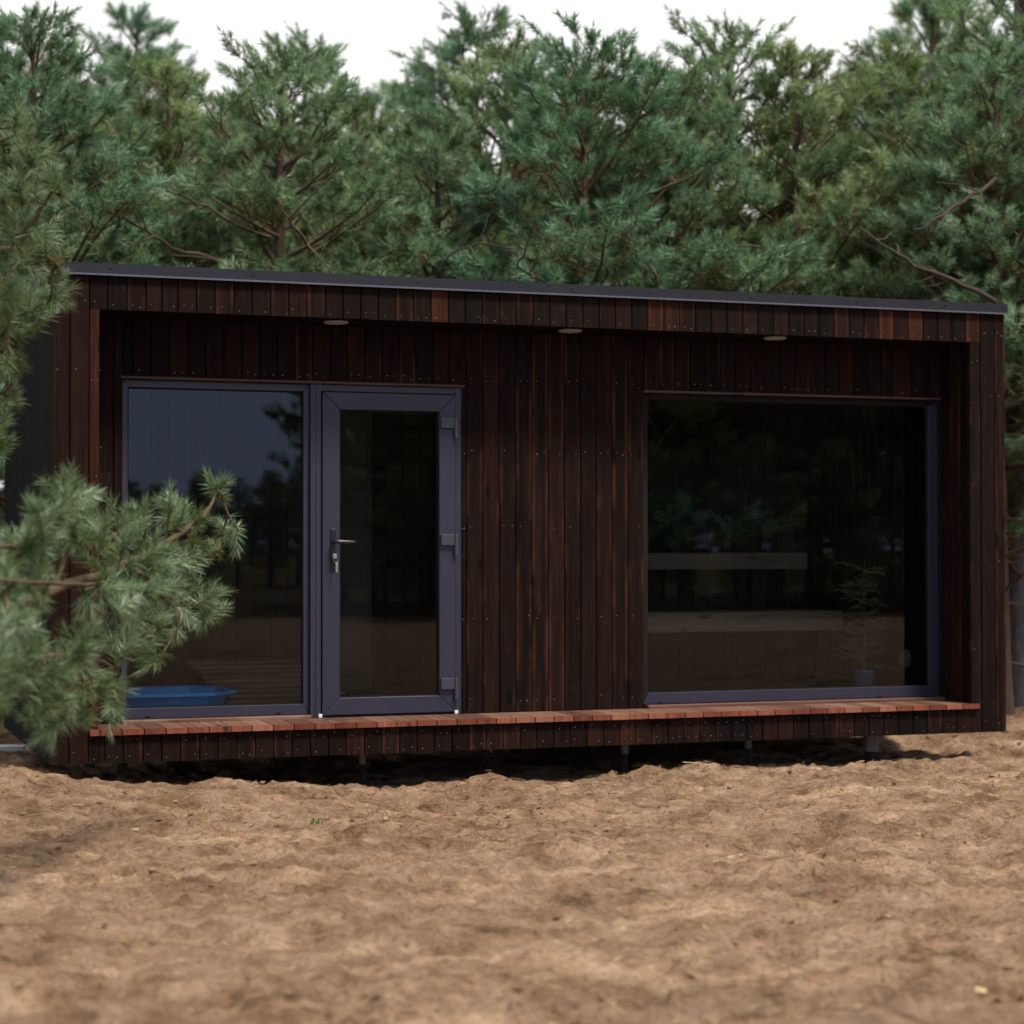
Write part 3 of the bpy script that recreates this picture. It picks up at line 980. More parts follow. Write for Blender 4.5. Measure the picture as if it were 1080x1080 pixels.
def needles(P, D, Ln, tone, k, nl, w, rng):
    """triangular needles round shoots: P base, D unit direction, Ln length; k needles each"""
    n = len(P)
    ref = np.where(np.abs(D[:, 2:3]) > 0.9, np.array([[1.0, 0, 0]]), np.array([[0, 0, 1.0]]))
    U = norm(np.cross(D, ref)); W = np.cross(D, U)
    t = rng.random((n, k)) ** 0.8
    ph = rng.random((n, k)) * 2 * np.pi
    al = np.radians(20 + 50 * (1 - t) + rng.normal(0, 11, (n, k)))
    base = P[:, None] + D[:, None] * (Ln[:, None] * t)[..., None]
    rad = U[:, None] * np.cos(ph)[..., None] + W[:, None] * np.sin(ph)[..., None]
    d = D[:, None] * np.cos(al)[..., None] + rad * np.sin(al)[..., None]
    ln = nl * rng.uniform(0.75, 1.12, (n, k))
    tip = base + d * ln[..., None]
    tip[..., 2] -= 0.05 * ln
    s = norm(np.cross(d, rng.normal(size=(n, k, 3)))) * (w / 2)
    V = np.stack([base - s, base + s, tip], 2).reshape(-1, 3)
    F = np.arange(len(V)).reshape(-1, 3)
    tn = np.clip(tone[:, None] + rng.normal(0, 0.11, (n, k)), 0, 1).ravel()
    return V, F, tn


def tubes(chains, rads, k):
    """numpy tubes for many polylines"""
    Vs, Fs, o = [], [], 0
    ang = np.arange(k) * 2 * np.pi / k
    for c, r in zip(chains, rads):
        c = np.asarray(c); r = np.asarray(r)
        d = norm(np.gradient(c, axis=0))
        ref = np.array([0.2, 0.3, 0.93]) if abs(d[0, 2]) < 0.8 else np.array([1.0, 0.1, 0])
        a = norm(np.cross(d, ref)); b = np.cross(d, a)
        ring_ = c[:, None] + (a[:, None] * np.cos(ang)[None, :, None] + b[:, None] * np.sin(ang)[None, :, None]) * r[:, None, None]
        m = len(c)
        Vs.append(ring_.reshape(-1, 3))
        i = np.arange(m - 1)[:, None] * k; j = np.arange(k)[None, :]; q = (j + 1) % k
        Fs.append(np.stack([i + j, i + q, i + k + q, i + k + j], -1).reshape(-1, 4) + o)
        o += m * k
    return np.concatenate(Vs), np.concatenate(Fs)


def grow_pine(seed, H, RAD, clear, r0, k=38, nl=0.082, w=0.0060, whorl=0.40, lean=0.0):
    rng = np.random.default_rng(seed)
    zt = np.linspace(0, H, 16)
    off = np.cumsum(rng.normal(0, 0.018, (16, 2)), 0) * (zt / H)[:, None]
    trunk = np.column_stack([off[:, 0] + lean * zt, off[:, 1], zt]); trunk[0, 2] = -0.35
    tr_r = r0 * (1 - zt / H) ** 0.8 + 0.012; tr_r[0] *= 1.35
    tz = lambda z: np.array([np.interp(z, zt, trunk[:, 0]), np.interp(z, zt, trunk[:, 1]), z])
    br, brr, sub, subr, dead, deadr = [], [], [], [], [], []
    SP, SD, SL, ST = [], [], [], []

    def shoot(p, d, l, t):
        SP.append(p); SD.append(d / (np.linalg.norm(d) + 1e-9)); SL.append(l); ST.append(t)

    z = 0.5
    while z < H - 0.12:
        h = z / H
        nb = rng.integers(4, 7)
        az0 = rng.random() * 6.28
        for b in range(nb):
            az = az0 + b * 6.283 / nb + rng.normal(0, 0.25)
            live = z > clear + rng.normal(0, 0.25)
            prof = min(1.0, (1 - h) * 1.9 + 0.10) * (0.8 + 0.2 * min(1, h / 0.3))
            Lb = RAD * prof * rng.uniform(0.6, 1.12)
            if not live: Lb *= rng.uniform(0.3, 0.7)
            el = math.radians(-6 + 48 * h ** 1.3 + rng.normal(0, 9))
            m = 7
            s = np.linspace(0, 1, m)
            hd = np.array([math.cos(az), math.sin(az), 0]); side = np.array([-math.sin(az), math.cos(az), 0])
            bend = rng.normal(0, 0.10); lift = rng.uniform(0.02, 0.22) if live else rng.uniform(-0.15, 0.05)
            path = tz(z + rng.normal(0, 0.05)) + Lb * (np.outer(s, hd * math.cos(el)) + np.outer(s * math.sin(el) + lift * s ** 2, [0, 0, 1]) + np.outer(bend * s ** 2, side))
            path = path + rng.normal(0, 0.012, path.shape) * s[:, None]
            rr_ = np.linspace(0.010 + 0.012 * Lb, 0.004, m)
            (br if live else dead).append(path); (brr if live else deadr).append(rr_)
            q = 0.22 + rng.random() * 0.1
            sgn = 1
            while q < 1.0:
                i = q * (m - 1); i0 = min(int(i), m - 2); p = path[i0] * (1 - i + i0) + path[i0 + 1] * (i - i0)
                dr = norm(path[i0 + 1] - path[i0])
                ls = ((1 - q) * 0.55 * Lb + 0.13) * rng.uniform(0.6, 1.15)
                ang = sgn * math.radians(rng.uniform(34, 62))
                sv = norm(np.cross([0, 0, 1.0], dr))
                sd = norm(dr * math.cos(ang) + sv * math.sin(ang) + np.array([0, 0, rng.uniform(-0.05, 0.42)]))
                if live or rng.random() < 0.7:
                    p2 = p + sd * ls * 0.55 + rng.normal(0, 0.012, 3)
                    p3 = p + sd * ls + np.array([0, 0, 0.10 * ls])
                    (sub if live else dead).append(np.array([p, p2, p3])); (subr if live else deadr).append(np.array([0.0058, 0.0042, 0.0026]))
                if live:
                    tn = np.clip(rng.normal(0.63, 0.17) + 0.10 * (h - 0.5), 0.05, 1)
                    old = np.clip(rng.normal(0.20, 0.16), 0, 0.6)
                    # terminal whorl of young shoots
                    ed = norm(p3 - p2)
                    shoot(p3 - ed * 0.02, ed, rng.uniform(0.13, 0.20), tn + 0.14)
                    for _ in range(3):
                        shoot(p3 - ed * 0.03, norm(ed + rng.normal(0, 0.42, 3) + np.array([0, 0, 0.35])), rng.uniform(0.09, 0.14), tn + 0.05)
                    # side twigs, each with its own whorl of shoots
                    for c in range(int(ls / 0.14)):
                        f = 0.2 + 0.75 * rng.random()
                        pp = p + (p3 - p) * f
                        sg = 1 if rng.random() < 0.5 else -1
                        d4 = norm(ed * 0.75 + sg * norm(np.cross([0, 0, 1.0], ed)) * rng.uniform(0.4, 0.9) + np.array([0, 0, rng.uniform(-0.1, 0.5)]))
                        l4 = rng.uniform(0.10, 0.26) * (1.2 - 0.5 * f)
                        e4 = pp + d4 * l4
                        sub.append(np.array([pp, (pp + e4) / 2, e4])); subr.append(np.array([0.004, 0.003, 0.002]))
                        t4 = np.clip(tn + rng.normal(0, 0.07), 0, 1)
                        shoot(e4 - d4 * 0.03, d4, rng.uniform(0.11, 0.17), t4 + 0.12)
                        shoot(e4 - d4 * 0.04, norm(d4 + rng.normal(0, 0.5, 3)), 0.09, t4)
                        shoot(e4 - d4 * 0.04, norm(d4 + rng.normal(0, 0.5, 3)), 0.08, t4)
                        shoot(pp, d4, l4, np.clip(t4 - 0.36, 0, 1))
                    # older needles along the twig, lateral shoots
                    cnt = int(ls / 0.17)
                    for c in range(cnt):
                        f = 0.25 + 0.7 * (c + rng.random()) / max(cnt, 1)
                        pp = p + (p3 - p) * f
                        if rng.random() < 0.55:
                            shoot(pp, ed, 0.12, old if f < 0.55 else tn - 0.12)
                        else:
                            shoot(pp, norm(ed + rng.normal(0, 0.6, 3) + np.array([0, 0, 0.15])), rng.uniform(0.07, 0.14), tn - 0.05 if f > .4 else old + .1)
                sgn = -sgn
                q += rng.uniform(0.11, 0.20) / max(Lb, 0.4) * 1.25
            if live:
                ed = norm(path[-1] - path[-2]); tn = np.clip(rng.normal(0.72, 0.1), 0, 1)
                shoot(path[-1] - ed * 0.03, ed, 0.16, tn)
                for _ in range(4):
                    shoot(path[-1] - ed * 0.05, norm(ed + rng.normal(0, 0.45, 3) + np.array([0, 0, 0.3])), 0.11, tn)
        z += whorl * rng.uniform(0.75, 1.2) * (1 - 0.35 * h)
    top = trunk[-1]
    for _ in range(7):
        shoot(top - np.array([0, 0, 0.12]), norm(np.array([0, 0, 1.3]) + rng.normal(0, 0.5, 3)), 0.15, 0.75)
    Vn, Fn, tn = needles(np.array(SP), np.array(SD), np.array(SL), np.array(ST), k, nl, w, rng)
    crown = raw_mesh('crown', Vn, Fn, tn, M['needles'])
    v, f = tubes([trunk], [tr_r], 9)
    tm = raw_mesh('trunk', v, f, np.full(len(f), 0.5), M['bark'], True)
    v, f = tubes(br + dead, brr + deadr, 5); v2, f2 = tubes(sub, subr, 3)
    bm = raw_mesh('branches', np.concatenate([v, v2]), np.concatenate([f, f2 + len(v)]), np.full(len(f) + len(f2), 0.5), M['twig'], True)
    return dict(trunk=tm, crown=crown, branches=bm, H=H)


KINDS = [grow_pine(101, 5.1, 1.75, 1.0, 0.08), grow_pine(202, 5.4, 1.65, 1.4, 0.085), grow_pine(303, 4.8, 1.75, 0.7, 0.075), grow_pine(404, 5.8, 1.85, 1.6, 0.10)]


def pine(px, depth, kind, label, group=None, scale=1.0, rz=0.0, xy=None, thick=None):
    if xy is None:
        p = at(px, 579, depth); x_, y_ = p[0], p[1]
    else:
        x_, y_ = xy
    K = KINDS[kind]
    o = thing('pine_tree', label, 'tree', (x_, y_, float(gheight(x_, y_, False))), group, rz)
    o.scale = (scale, scale, scale)
    for nm in ('trunk', 'branches', 'crown'):
        if K[nm] is None: continue
        c = bpy.data.objects.new(nm, K[nm]); link(c, o)
        if nm == 'trunk' and thick:
            c.scale = (thick, thick, 1)
            if thick > 1.9: pass
    return o


def bare_branch(tree, pts, r0, r1, dead=False, twigs=0, seed=1):
    """extra bare limb on a tree, given in world points"""
    inv = 1.0 / tree.scale[0]
    rz = -tree.rotation_euler[2]
    c, s = math.cos(rz), math.sin(rz)
    L_ = np.array([list(tree.location)])
    q = (np.array([at(*p) for p in pts]) - L_) * inv
    q = np.column_stack([q[:, 0] * c - q[:, 1] * s, q[:, 0] * s + q[:, 1] * c, q[:, 2]])
    # resample with a little waver
    rng = np.random.default_rng(seed)
    t = np.linspace(0, len(q) - 1, len(q) * 3)
    q = np.column_stack([np.interp(t, np.arange(len(q)), q[:, i]) for i in range(3)]) + rng.normal(0, 0.008, (len(t), 3))
    ch, rd = [q], [np.linspace(r0, r1, len(q))]
    for _ in range(twigs):
        i = rng.integers(2, len(q) - 1)
        d = norm(q[i] - q[i - 1] + rng.normal(0, 0.6, 3) * 0.12)
        e = q[i] + norm(d + rng.normal(0, 0.6, 3)) * rng.uniform(0.2, 0.55)
        ch.append(np.array([q[i], (q[i] + e) / 2 + rng.normal(0, 0.02, 3), e])); rd.append(np.array([0.008, 0.006, 0.003]))
    v, f = tubes(ch, rd, 5)
    me = raw_mesh('bare_branch', v, f, np.full(len(f), 0.5), M['dead_twig'] if dead else M['twig'], True)
    o = bpy.data.objects.new('bare_branch', me); link(o, tree)


G1 = 'pines standing close behind the cabin'
t_a = pine(40, 15.2, 0, 'blue-green pine behind the left rear corner of the cabin', G1, 1.0, 0.4)
t_b = pine(185, 16.2, 1, 'thin pine with long bare brown branches above the left window', G1, 0.92, 2.2)
t_c = pine(305, 15.2, 2, 'bushy pale blue-green pine with crossing tan twigs above the left downlight', G1, 1.0, 1.1)
t_d = pine(386, 18.0, 3, 'taller pine with a thick dark trunk beside a white sky gap over the door', G1, 0.86, 0.2, thick=1.35)
t_e = pine(455, 15.6, 0, 'low pine with yellowish inner twigs above the door hinges', G1, 0.86, 3.6)
t_f = pine(536, 17.6, 1, 'pine with a dark reddish trunk left of the middle downlight', G1, 1.02, 5.0, thick=1.5)
t_g = pine(612, 15.0, 2, 'full pale green pine directly above the middle downlight', G1, 1.02, 4.4)
t_h = pine(700, 15.6, 0, 'dense pine with upright bright tips above the left edge of the big window', G1, 0.92, 5.6)
t_i = pine(778, 17.0, 2, 'olive green pine above the right downlight with sky showing beside it', G1, 1.12, 0.9)
t_j = pine(848, 16.4, 1, 'slender pine with a reddish brown trunk rising above the big window', G1, 0.95, 1.7, thick=1.1)
t_k = pine(935, 17.6, 0, 'deep green pine over the right part of the roof behind a long bare branch', G1, 1.05, 2.9)
t_l = pine(1052, 15.2, 3, 'dark pine with a dead lower trunk just right of the cabin', G1, 0.84, 2.0, thick=1.1)
t_m = pine(1130, 16.5, 1, 'pine at the right edge of the view beyond the cabin', G1, 1.0, 4.0)
t_n = pine(-60, 16.5, 2, 'pine at the left edge of the view behind the near boughs', G1, 1.1, 3.0)
bare_branch(t_l, [(1050, 318, 14.25), (1010, 296, 14.10), (965, 280, 14.00), (935, 262, 13.90), (905, 240, 13.90)], 0.024, 0.008, True, 5, 3)
bare_branch(t_l, [(1050, 190, 14.20), (1020, 210, 14.10), (985, 232, 14.00), (965, 243, 14.00)], 0.02, 0.008, True, 3, 4)
bare_branch(t_c, [(305, 330, 14.20), (330, 264, 13.80), (312, 240, 13.50), (294, 218, 13.30)], 0.018, 0.007, False, 5, 5)
bare_branch(t_b, [(285, 283, 15.00), (235, 275, 14.70), (180, 262, 14.60), (150, 240, 14.50), (120, 228, 14.40)], 0.02, 0.009, False, 4, 6)
bare_branch(t_b, [(285, 250, 15.00), (250, 238, 14.70), (215, 215, 14.60), (175, 200, 14.50)], 0.018, 0.008, False, 4, 7)
bare_branch(t_e, [(455, 330, 14.60), (470, 270, 14.30), (510, 255, 14.20), (545, 268, 14.10)], 0.012, 0.006, True, 5, 8)
bare_branch(t_i, [(745, 318, 16.2), (752, 285, 15.9), (778, 262, 15.7), (792, 238, 15.6)], 0.012, 0.005, True, 5, 10)
bare_branch(t_j, [(846, 280, 15.6), (815, 262, 15.2), (790, 258, 15.0), (762, 262, 14.9)], 0.014, 0.006, True, 5, 11)
bare_branch(t_h, [(700, 320, 14.6), (690, 285, 14.5), (668, 262, 14.4), (655, 230, 14.4)], 0.014, 0.006, False, 5, 12)
bare_branch(t_d, [(386, 300, 17.0), (420, 262, 16.0), (452, 245, 15.4), (488, 236, 15.0)], 0.016, 0.006, False, 5, 13)
bare_branch(t_g, [(605, 330, 14.00), (575, 300, 13.80), (545, 282, 13.70), (560, 250, 13.60)], 0.012, 0.006, True, 6, 9)

# grey lichened trunk at the right edge
gt = thing('pine_tree', 'grey lichen-barked trunk by the right edge beside the cabin', 'tree', tuple(at(1084, 579, 16.2)[:2]) + (-0.2,), None)
v, f = tubes([np.array([(0, 0, -0.3), (0.0, 0, 0.25), (-0.01, 0.02, 1.1), (0.05, 0.05, 2.6), (0.05, 0.1, 4.8), (0.0, 0.1, 6.0)])], [np.array([0.24, 0.17, 0.14, 0.12, 0.08, 0.03])], 14)
o = bpy.data.objects.new('trunk', raw_mesh('trunk', v, f, np.full(len(f), 0.5), M['bark_grey'], True)); link(o, gt)
for nm in ('branches', 'crown'):
    c = bpy.data.objects.new(nm, KINDS[3][nm]); link(c, gt); c.rotation_euler = (0, 0, 1.0)

# rows further back
rb = random.Random(21)
LB = 'dense background pine glimpsed between the nearer pines'
GB = 'background pines filling the gaps'
for i, px in enumerate((-50, 55, 150, 250, 320, 430, 500, 580, 660, 730, 890, 985, 1080, 1160)):
    pine(px, rb.uniform(20, 23.5), rb.choice((0, 1, 3)), LB, GB, rb.uniform(1.05, 1.3), rb.uniform(0, 6.28))
for i, px in enumerate((-10, 150, 225, 300, 440, 520, 600, 690, 910, 990, 1060)):
    pine(px, rb.uniform(27, 31), rb.choice((0, 1, 3)), LB, GB, rb.uniform(1.3, 1.6), rb.uniform(0, 6.28))

for px, dp in ((-210, 19), (-330, 22), (-430, 18), (-150, 27), (-520, 24), (1230, 18), (1300, 22), (1390, 19), (1250, 28), (1480, 23), (1560, 19), (1650, 24), (1360, 30)):
    pine(px, dp, rb.choice((0, 1, 2, 3)), 'pine of the same wood continuing beyond the edge of the view', 'pines beyond the view', rb.uniform(0.95, 1.3), rb.uniform(0, 6.28))

# pines across the clearing that show in the glass
LR = 'dark pine across the clearing, visible as a reflection in the windows'
GR = 'pines mirrored in the glass'
for row, yy in enumerate((-24.0, -27.5, -31.0, -35.5)):
    x_ = 9.3 + row * 0.6
    while x_ < 30:
        sc_ = rb.uniform(0.95, 1.25) + 0.012 * (x_ - 9) + (-0.18 if x_ < 10.2 else 0)
        pine(0, 0, rb.choice((0, 1, 2, 3)) if row else 2, LR, GR, sc_ if row else rb.uniform(0.55, 0.7), rb.uniform(0, 6.28), (x_, yy + rb.uniform(-1, 1)))
        x_ += rb.uniform(1.4, 2.1)
for i in range(34):
    x_ = 3 + i * 0.95 + rb.uniform(-.3, .3)
    kk = rb.choice((0, 2, 3))
    pine(0, 0, kk, LR, GR, (3.7 + 0.05 * i + rb.uniform(-.4, .4)) / KINDS[kk]['H'], rb.uniform(0, 6.28), (x_, rb.uniform(-72, -64)))


# near pines: limbs and tufts
def near_pine(name_label, trunk_pts, tr_r, limbs, tufts, k_term, nl, w, seed, tone_mu, extra=0):
    rng = np.random.default_rng(seed)
    base = np.array(trunk_pts[0])
    root = thing('pine_tree', name_label, 'tree', tuple(base))
    tp = np.array(trunk_pts) - base
    v, f = tubes([tp], [np.array(tr_r)], 10)
    o = bpy.data.objects.new('trunk', raw_mesh('trunk', v, f, np.full(len(f), 0.5), M['bark'], True)); link(o, root)
    nodes, ch, rd = [], [], []
    for L_, r0, r1 in limbs:
        q = np.array(L_) - base
        t = np.linspace(0, len(q) - 1, len(q) * 4)
        q = np.column_stack([np.interp(t, np.arange(len(q)), q[:, i]) for i in range(3)])
        for _ in range(2):
            q[1:-1] = (q[:-2] + 2 * q[1:-1] + q[2:]) / 4
        q = q + rng.normal(0, 0.003, q.shape)
        ch.append(q); rd.append(np.linspace(r0, r1, len(q)))
        nodes += list(q[len(q) // 5:])
    nodes = np.array(nodes)
    T_ = np.array(tufts) - base
    dist = np.array([np.min(np.linalg.norm(nodes - t, axis=1)) for t in T_])
    SP, SD, SL, ST, KK = [], [], [], [], []
    for i in np.argsort(dist):
        t = T_[i]
        dd = np.linalg.norm(nodes - t, axis=1)
        j = np.argmin(dd)
        a = nodes[j]
        dirn = norm(t - a) if dd[j] > 1e-3 else np.array([0, 0, 1.0])
        d = norm(dirn + np.array([0, 0, 0.45]) + rng.normal(0, 0.22, 3))
        bse = t - d * 0.09
        mid = (a + bse) / 2 + rng.normal(0, 0.012, 3) - np.array([0, 0, 0.02])
        ch.append(np.array([a, mid, bse, t])); rd.append(np.array([0.006, 0.0048, 0.004, 0.0022]))
        nodes = np.concatenate([nodes, [mid, bse]])
        tn = np.clip(rng.normal(tone_mu, 0.12), 0.05, 1)
        SP.append(bse); SD.append(d); SL.append(0.115 * rng.uniform(0.8, 1.25)); ST.append(tn + 0.06)
        for _ in range(rng.integers(2, 4)):
            d2 = norm(d + rng.normal(0, 0.5, 3)); SP.append(bse + d * 0.01); SD.append(d2); SL.append(rng.uniform(0.06, 0.10)); ST.append(tn)
        # last year's needles further down the twig
        d3 = norm(bse - mid); SP.append(mid + (bse - mid) * 0.1); SD.append(d3); SL.append(np.linalg.norm(bse - mid)); ST.append(np.clip(tn - 0.22, 0, 1))
    V_, F_, tn_ = needles(np.array(SP), np.array(SD), np.array(SL), np.array(ST), k_term, nl, w, rng)
    o = bpy.data.objects.new('crown', raw_mesh('crown', V_, F_, tn_, M['near_needles'])); link(o, root)
    v, f = tubes(ch, rd, 6)
    o = bpy.data.objects.new('branches', raw_mesh('branches', v, f, np.full(len(f), 0.5), M['twig'], True)); link(o, root)
    return root


def inpoly(x_, y_, poly):
    c = False
    for i in range(len(poly)):
        (x1, y1), (x2, y2) = poly[i], poly[i - 1]
        if (y1 > y_) != (y2 > y_) and x_ < (x2 - x1) * (y_ - y1) / (y2 - y1) + x1: c = not c
    return c


rn = random.Random(31)
# lower bough reaching across the left corner
polyA = [(-150, 520), (-20, 560), (20, 556), (50, 505), (74, 505), (100, 520), (122, 540), (125, 560), (150, 530), (176, 515), (196, 520), (220, 508), (236, 505), (236, 530), (240, 565),
         (228, 580), (212, 600), (226, 625), (226, 640), (205, 655), (184, 665), (160, 660), (155, 690), (140, 700), (128, 735), (108, 748), (80, 745), (50, 765), (10, 752), (-40, 770), (-150, 760)]
dpt = lambda x_: 6.9 + 2.3 * max(-0.35, x_ / 250.0)
tA = []
for px, py in ((74, 498), (98, 515), (120, 532), (53, 506), (179, 512), (152, 530), (237, 499), (222, 500), (247, 567), (240, 553), (234, 637), (222, 614), (212, 652), (186, 666), (158, 694), (116, 752), (90, 750), (46, 768), (20, 557)):
    tA.append(at(px, py + 6, dpt(px) + rn.uniform(-0.15, 0.15)))
while len(tA) < 150:
    px, py = rn.uniform(-150, 245), rn.uniform(500, 770)
    if inpoly(px, py, polyA) and (px > -10 or rn.random() < 0.5):
        tA.append(at(px, py, dpt(px) + rn.uniform(-0.42, 0.42) - (0.25 if py > 620 else 0)))
for _ in range(190):
    tA.append(at(rn.uniform(-640, -190), rn.uniform(250, 740), dpt(-80) + rn.uniform(-0.8, 0.8)))
tb = at(-330, 579, dpt(-80))
gz = float(gheight(tb[0], tb[1]))
DA = lambda x_, e=0.0: dpt(max(x_, -80)) + e
lp = lambda L_, e=0.0: [at(x_, y_, DA(x_, e)) for x_, y_ in L_]
limX = [(lp([(-330, q), (-430, q - 25), (-560, q - 55), (-630, q - 60)], e), 0.018, 0.006) for q, e in ((700, .2), (620, -.2), (540, .2), (460, -.1), (390, .1))] + \
       [(lp([(-328, q), (-290, q - 25), (-240, q - 45), (-200, q - 40)], e), 0.014, 0.005) for q, e in ((640, .4), (500, -.4), (430, .3))]
limA = limX + [(lp([(-320, 690), (-150, 680), (-20, 655), (60, 620), (130, 598), (172, 574), (215, 545), (232, 515)]), 0.030, 0.006),
        (lp([(-320, 740), (-140, 730), (-10, 700), (60, 690), (110, 700)], -0.15), 0.024, 0.006),
        (lp([(60, 620), (75, 560), (85, 520)]), 0.010, 0.005),
        (lp([(130, 598), (175, 620), (215, 640)]), 0.010, 0.005),
        (lp([(-320, 600), (-130, 560), (-20, 575), (20, 575)]), 0.016, 0.006),
        (lp([(-10, 612), (60, 616), (105, 616)], -0.35), 0.009, 0.006)]
near_pine('young grey-green pine in the foreground whose bough crosses the cabin\'s lower left corner',
          [(tb[0], tb[1], gz - 0.1), (tb[0] + .02, tb[1], gz + 0.8), (tb[0], tb[1] + .03, gz + 1.6), (tb[0] + .03, tb[1], gz + 2.1)], [0.075, 0.06, 0.04, 0.012], limA, tA, 58, 0.070, 0.0040, 51, 0.64)
# upper pine beside the left corner
polyB = [(-160, 60), (-60, 40), (-10, 90), (25, 120), (50, 165), (66, 185), (62, 225), (58, 270), (58, 300), (50, 318), (34, 335), (20, 352), (12, 372), (12, 405), (2, 425), (-6, 470), (-30, 490), (-160, 480)]
tB = []
for px, py in ((82, 268), (78, 290), (76, 312), (66, 328), (40, 352), (30, 385), (28, 412), (12, 430), (8, 455), (10, 478), (2, 490)):
    tB.append(at(px - 13, py, 8.5 + rn.uniform(-0.2, 0.2)))
while len(tB) < 165:
    px, py = rn.uniform(-160, 75), rn.uniform(40, 490)
    if inpoly(px, py, polyB) and (px > -15 or rn.random() < 0.45):
        tB.append(at(px, py, 8.5 + rn.uniform(-0.55, 0.55)))
for _ in range(150):
    tB.append(at(rn.uniform(-420, -170), rn.uniform(60, 520), 8.7 + rn.uniform(-0.8, 0.8)))
tb = at(-175, 579, 8.7)
gz = float(gheight(tb[0], tb[1]))
P_ = lambda py: at(-172, py, 8.7)
limB = [([P_(q), at(-240, q - 20, 8.7 + e), at(-330, q - 50, 8.7 + 2 * e), at(-400, q - 60, 8.7 + 2 * e)], 0.018, 0.006) for q, e in ((500, .1), (420, -.15), (340, .2), (260, -.1), (180, .1))] + \
       [([P_(400), at(-70, 370, 8.6), at(-10, 345, 8.5), at(45, 320, 8.5)], 0.022, 0.006),
        ([P_(330), at(-60, 300, 8.6), at(0, 275, 8.5), at(40, 225, 8.5), at(60, 195, 8.5)], 0.022, 0.006),
        ([P_(330), at(-40, 265, 8.4), at(30, 262, 8.3), at(62, 280, 8.3)], 0.018, 0.006),
        ([P_(240), at(-60, 190, 8.5), at(0, 150, 8.5), at(30, 135, 8.5)], 0.018, 0.006),
        ([P_(470), at(-80, 450, 8.5), at(-20, 430, 8.45), at(12, 405, 8.4)], 0.018, 0.006),
        ([P_(510), at(-80, 500, 8.6), at(-25, 475, 8.5), at(0, 462, 8.5)], 0.016, 0.006),
        ([P_(160), at(-80, 110, 8.6), at(-40, 80, 8.6)], 0.014, 0.005)]
near_pine('tall pine with hanging green tufts beside the cabin\'s upper left corner',
          [(tb[0], tb[1], gz - 0.1), tuple(at(-176, 480, 8.7)), tuple(at(-172, 330, 8.7)), tuple(at(-170, 160, 8.7)), tuple(at(-168, 20, 8.7))], [0.10, 0.085, 0.06, 0.04, 0.012], limB, tB, 58, 0.068, 0.0040, 52, 0.58)

# ------------------------------------------------------------------ small ground things
mb = MB()
p0 = at(-16, 783, 13.0); zz = float(gheight(p0[0], p0[1]))
mb.board((0, 0, 0), (0, 1, 0), (1, 0, 0), (0, 0, 1), 0.12, 0.85, 0.03)
pk = mb.build('plank', [M['grey_plank']])
pk.location = (p0[0] - 0.62, p0[1] - 0.1, zz + 0.03); pk.rotation_euler = (0, 0.02, -0.2)
tag(pk, 'pale weathered plank lying on the sand by the cabin\'s rear left corner', 'plank')

rng = np.random.default_rng(77)


def blades(n, spread, h, w, seed, tone_mu=0.7):
    r = np.random.default_rng(seed)
    a = r.random(n) * 6.283; q = np.sqrt(r.random(n)) * spread
    b = np.column_stack([np.cos(a) * q, np.sin(a) * q, np.full(n, -0.01)])
    ln = r.normal(0, 0.45, (n, 2)); hh = h * r.uniform(0.5, 1.1, n)
    mid = b + np.column_stack([ln[:, 0] * hh * .4, ln[:, 1] * hh * .4, hh * 0.65]); tip = b + np.column_stack([ln[:, 0] * hh, ln[:, 1] * hh, hh])
    s = norm(np.cross(mid - b, r.normal(size=(n, 3)))) * w / 2
    V_ = np.stack([b - s, b + s, mid + s * .8, mid - s * .8, tip], 1).reshape(-1, 3)
    i = np.arange(n) * 5
    F_ = np.concatenate([np.stack([i, i + 1, i + 2], 1), np.stack([i, i + 2, i + 3], 1), np.stack([i + 3, i + 2, i + 4], 1)])
    t = np.clip(r.normal(tone_mu, 0.2, n), 0, 1)
    return V_, F_, np.concatenate([t, t, t])


for px, py, n, sp, h, lab in ((338, 866, 60, 0.05, 0.035, 'tiny green weed clump on the sand below the door'),
                              (1056, 776, 40, 0.04, 0.11, 'small green sprig on the sand right of the cabin'),
                              (1012, 850, 24, 0.05, 0.03, 'sparse grass tuft on the sand below the right corner'),
                              (36, 872, 26, 0.05, 0.03, 'sparse grass tuft on the sand at the left edge'),
                              (475, 830, 40, 0.14, 0.03, 'dry yellow straw tuft on the sand near the middle of the cabin')):
    dpth = 1.265 * F_PX / (py - 579)
    p = at(px, py, dpth)
    me = raw_mesh('grass_tuft', *blades(n, sp, h, 0.004, int(px), 0.15 if 'straw' in lab else 0.75), M['grass'])
    o = bpy.data.objects.new('grass_tuft', me); link(o)
    o.location = (p[0], p[1], float(gheight(p[0], p[1])))
    tag(o, lab, 'grass')

# dry needles, twigs and leaf bits scattered over the sand
n = 42000
lx = rng.uniform(-4, 9, n); ly = rng.uniform(-6.2, 3.8, n) ** 1.0
keep = ~((lx > 0.1) & (lx < 5.6) & (ly > 0.2) & (ly < 2.4))
lx, ly = lx[keep], ly[keep]
dens = vnoise(lx * 1.1, ly * 1.1, 15) + 0.35 * np.exp(-np.abs(ly + 0.6) / 0.7)
keep = dens > rng.uniform(0.2, 0.95, len(lx)); lx, ly = lx[keep], ly[keep]
n = len(lx); lz = gheight(lx, ly)
a = rng.random(n) * 6.283; big = rng.random(n) < 0.10
ln = np.where(big, rng.uniform(0.010, 0.034, n), rng.uniform(0.03, 0.10, n)); wd = np.where(big, ln * 0.7, rng.uniform(0.0025, 0.006, n))
d = np.column_stack([np.cos(a), np.sin(a), rng.normal(0, 0.12, n)]); s = np.column_stack([-np.sin(a), np.cos(a), rng.normal(0, 0.3, n)])
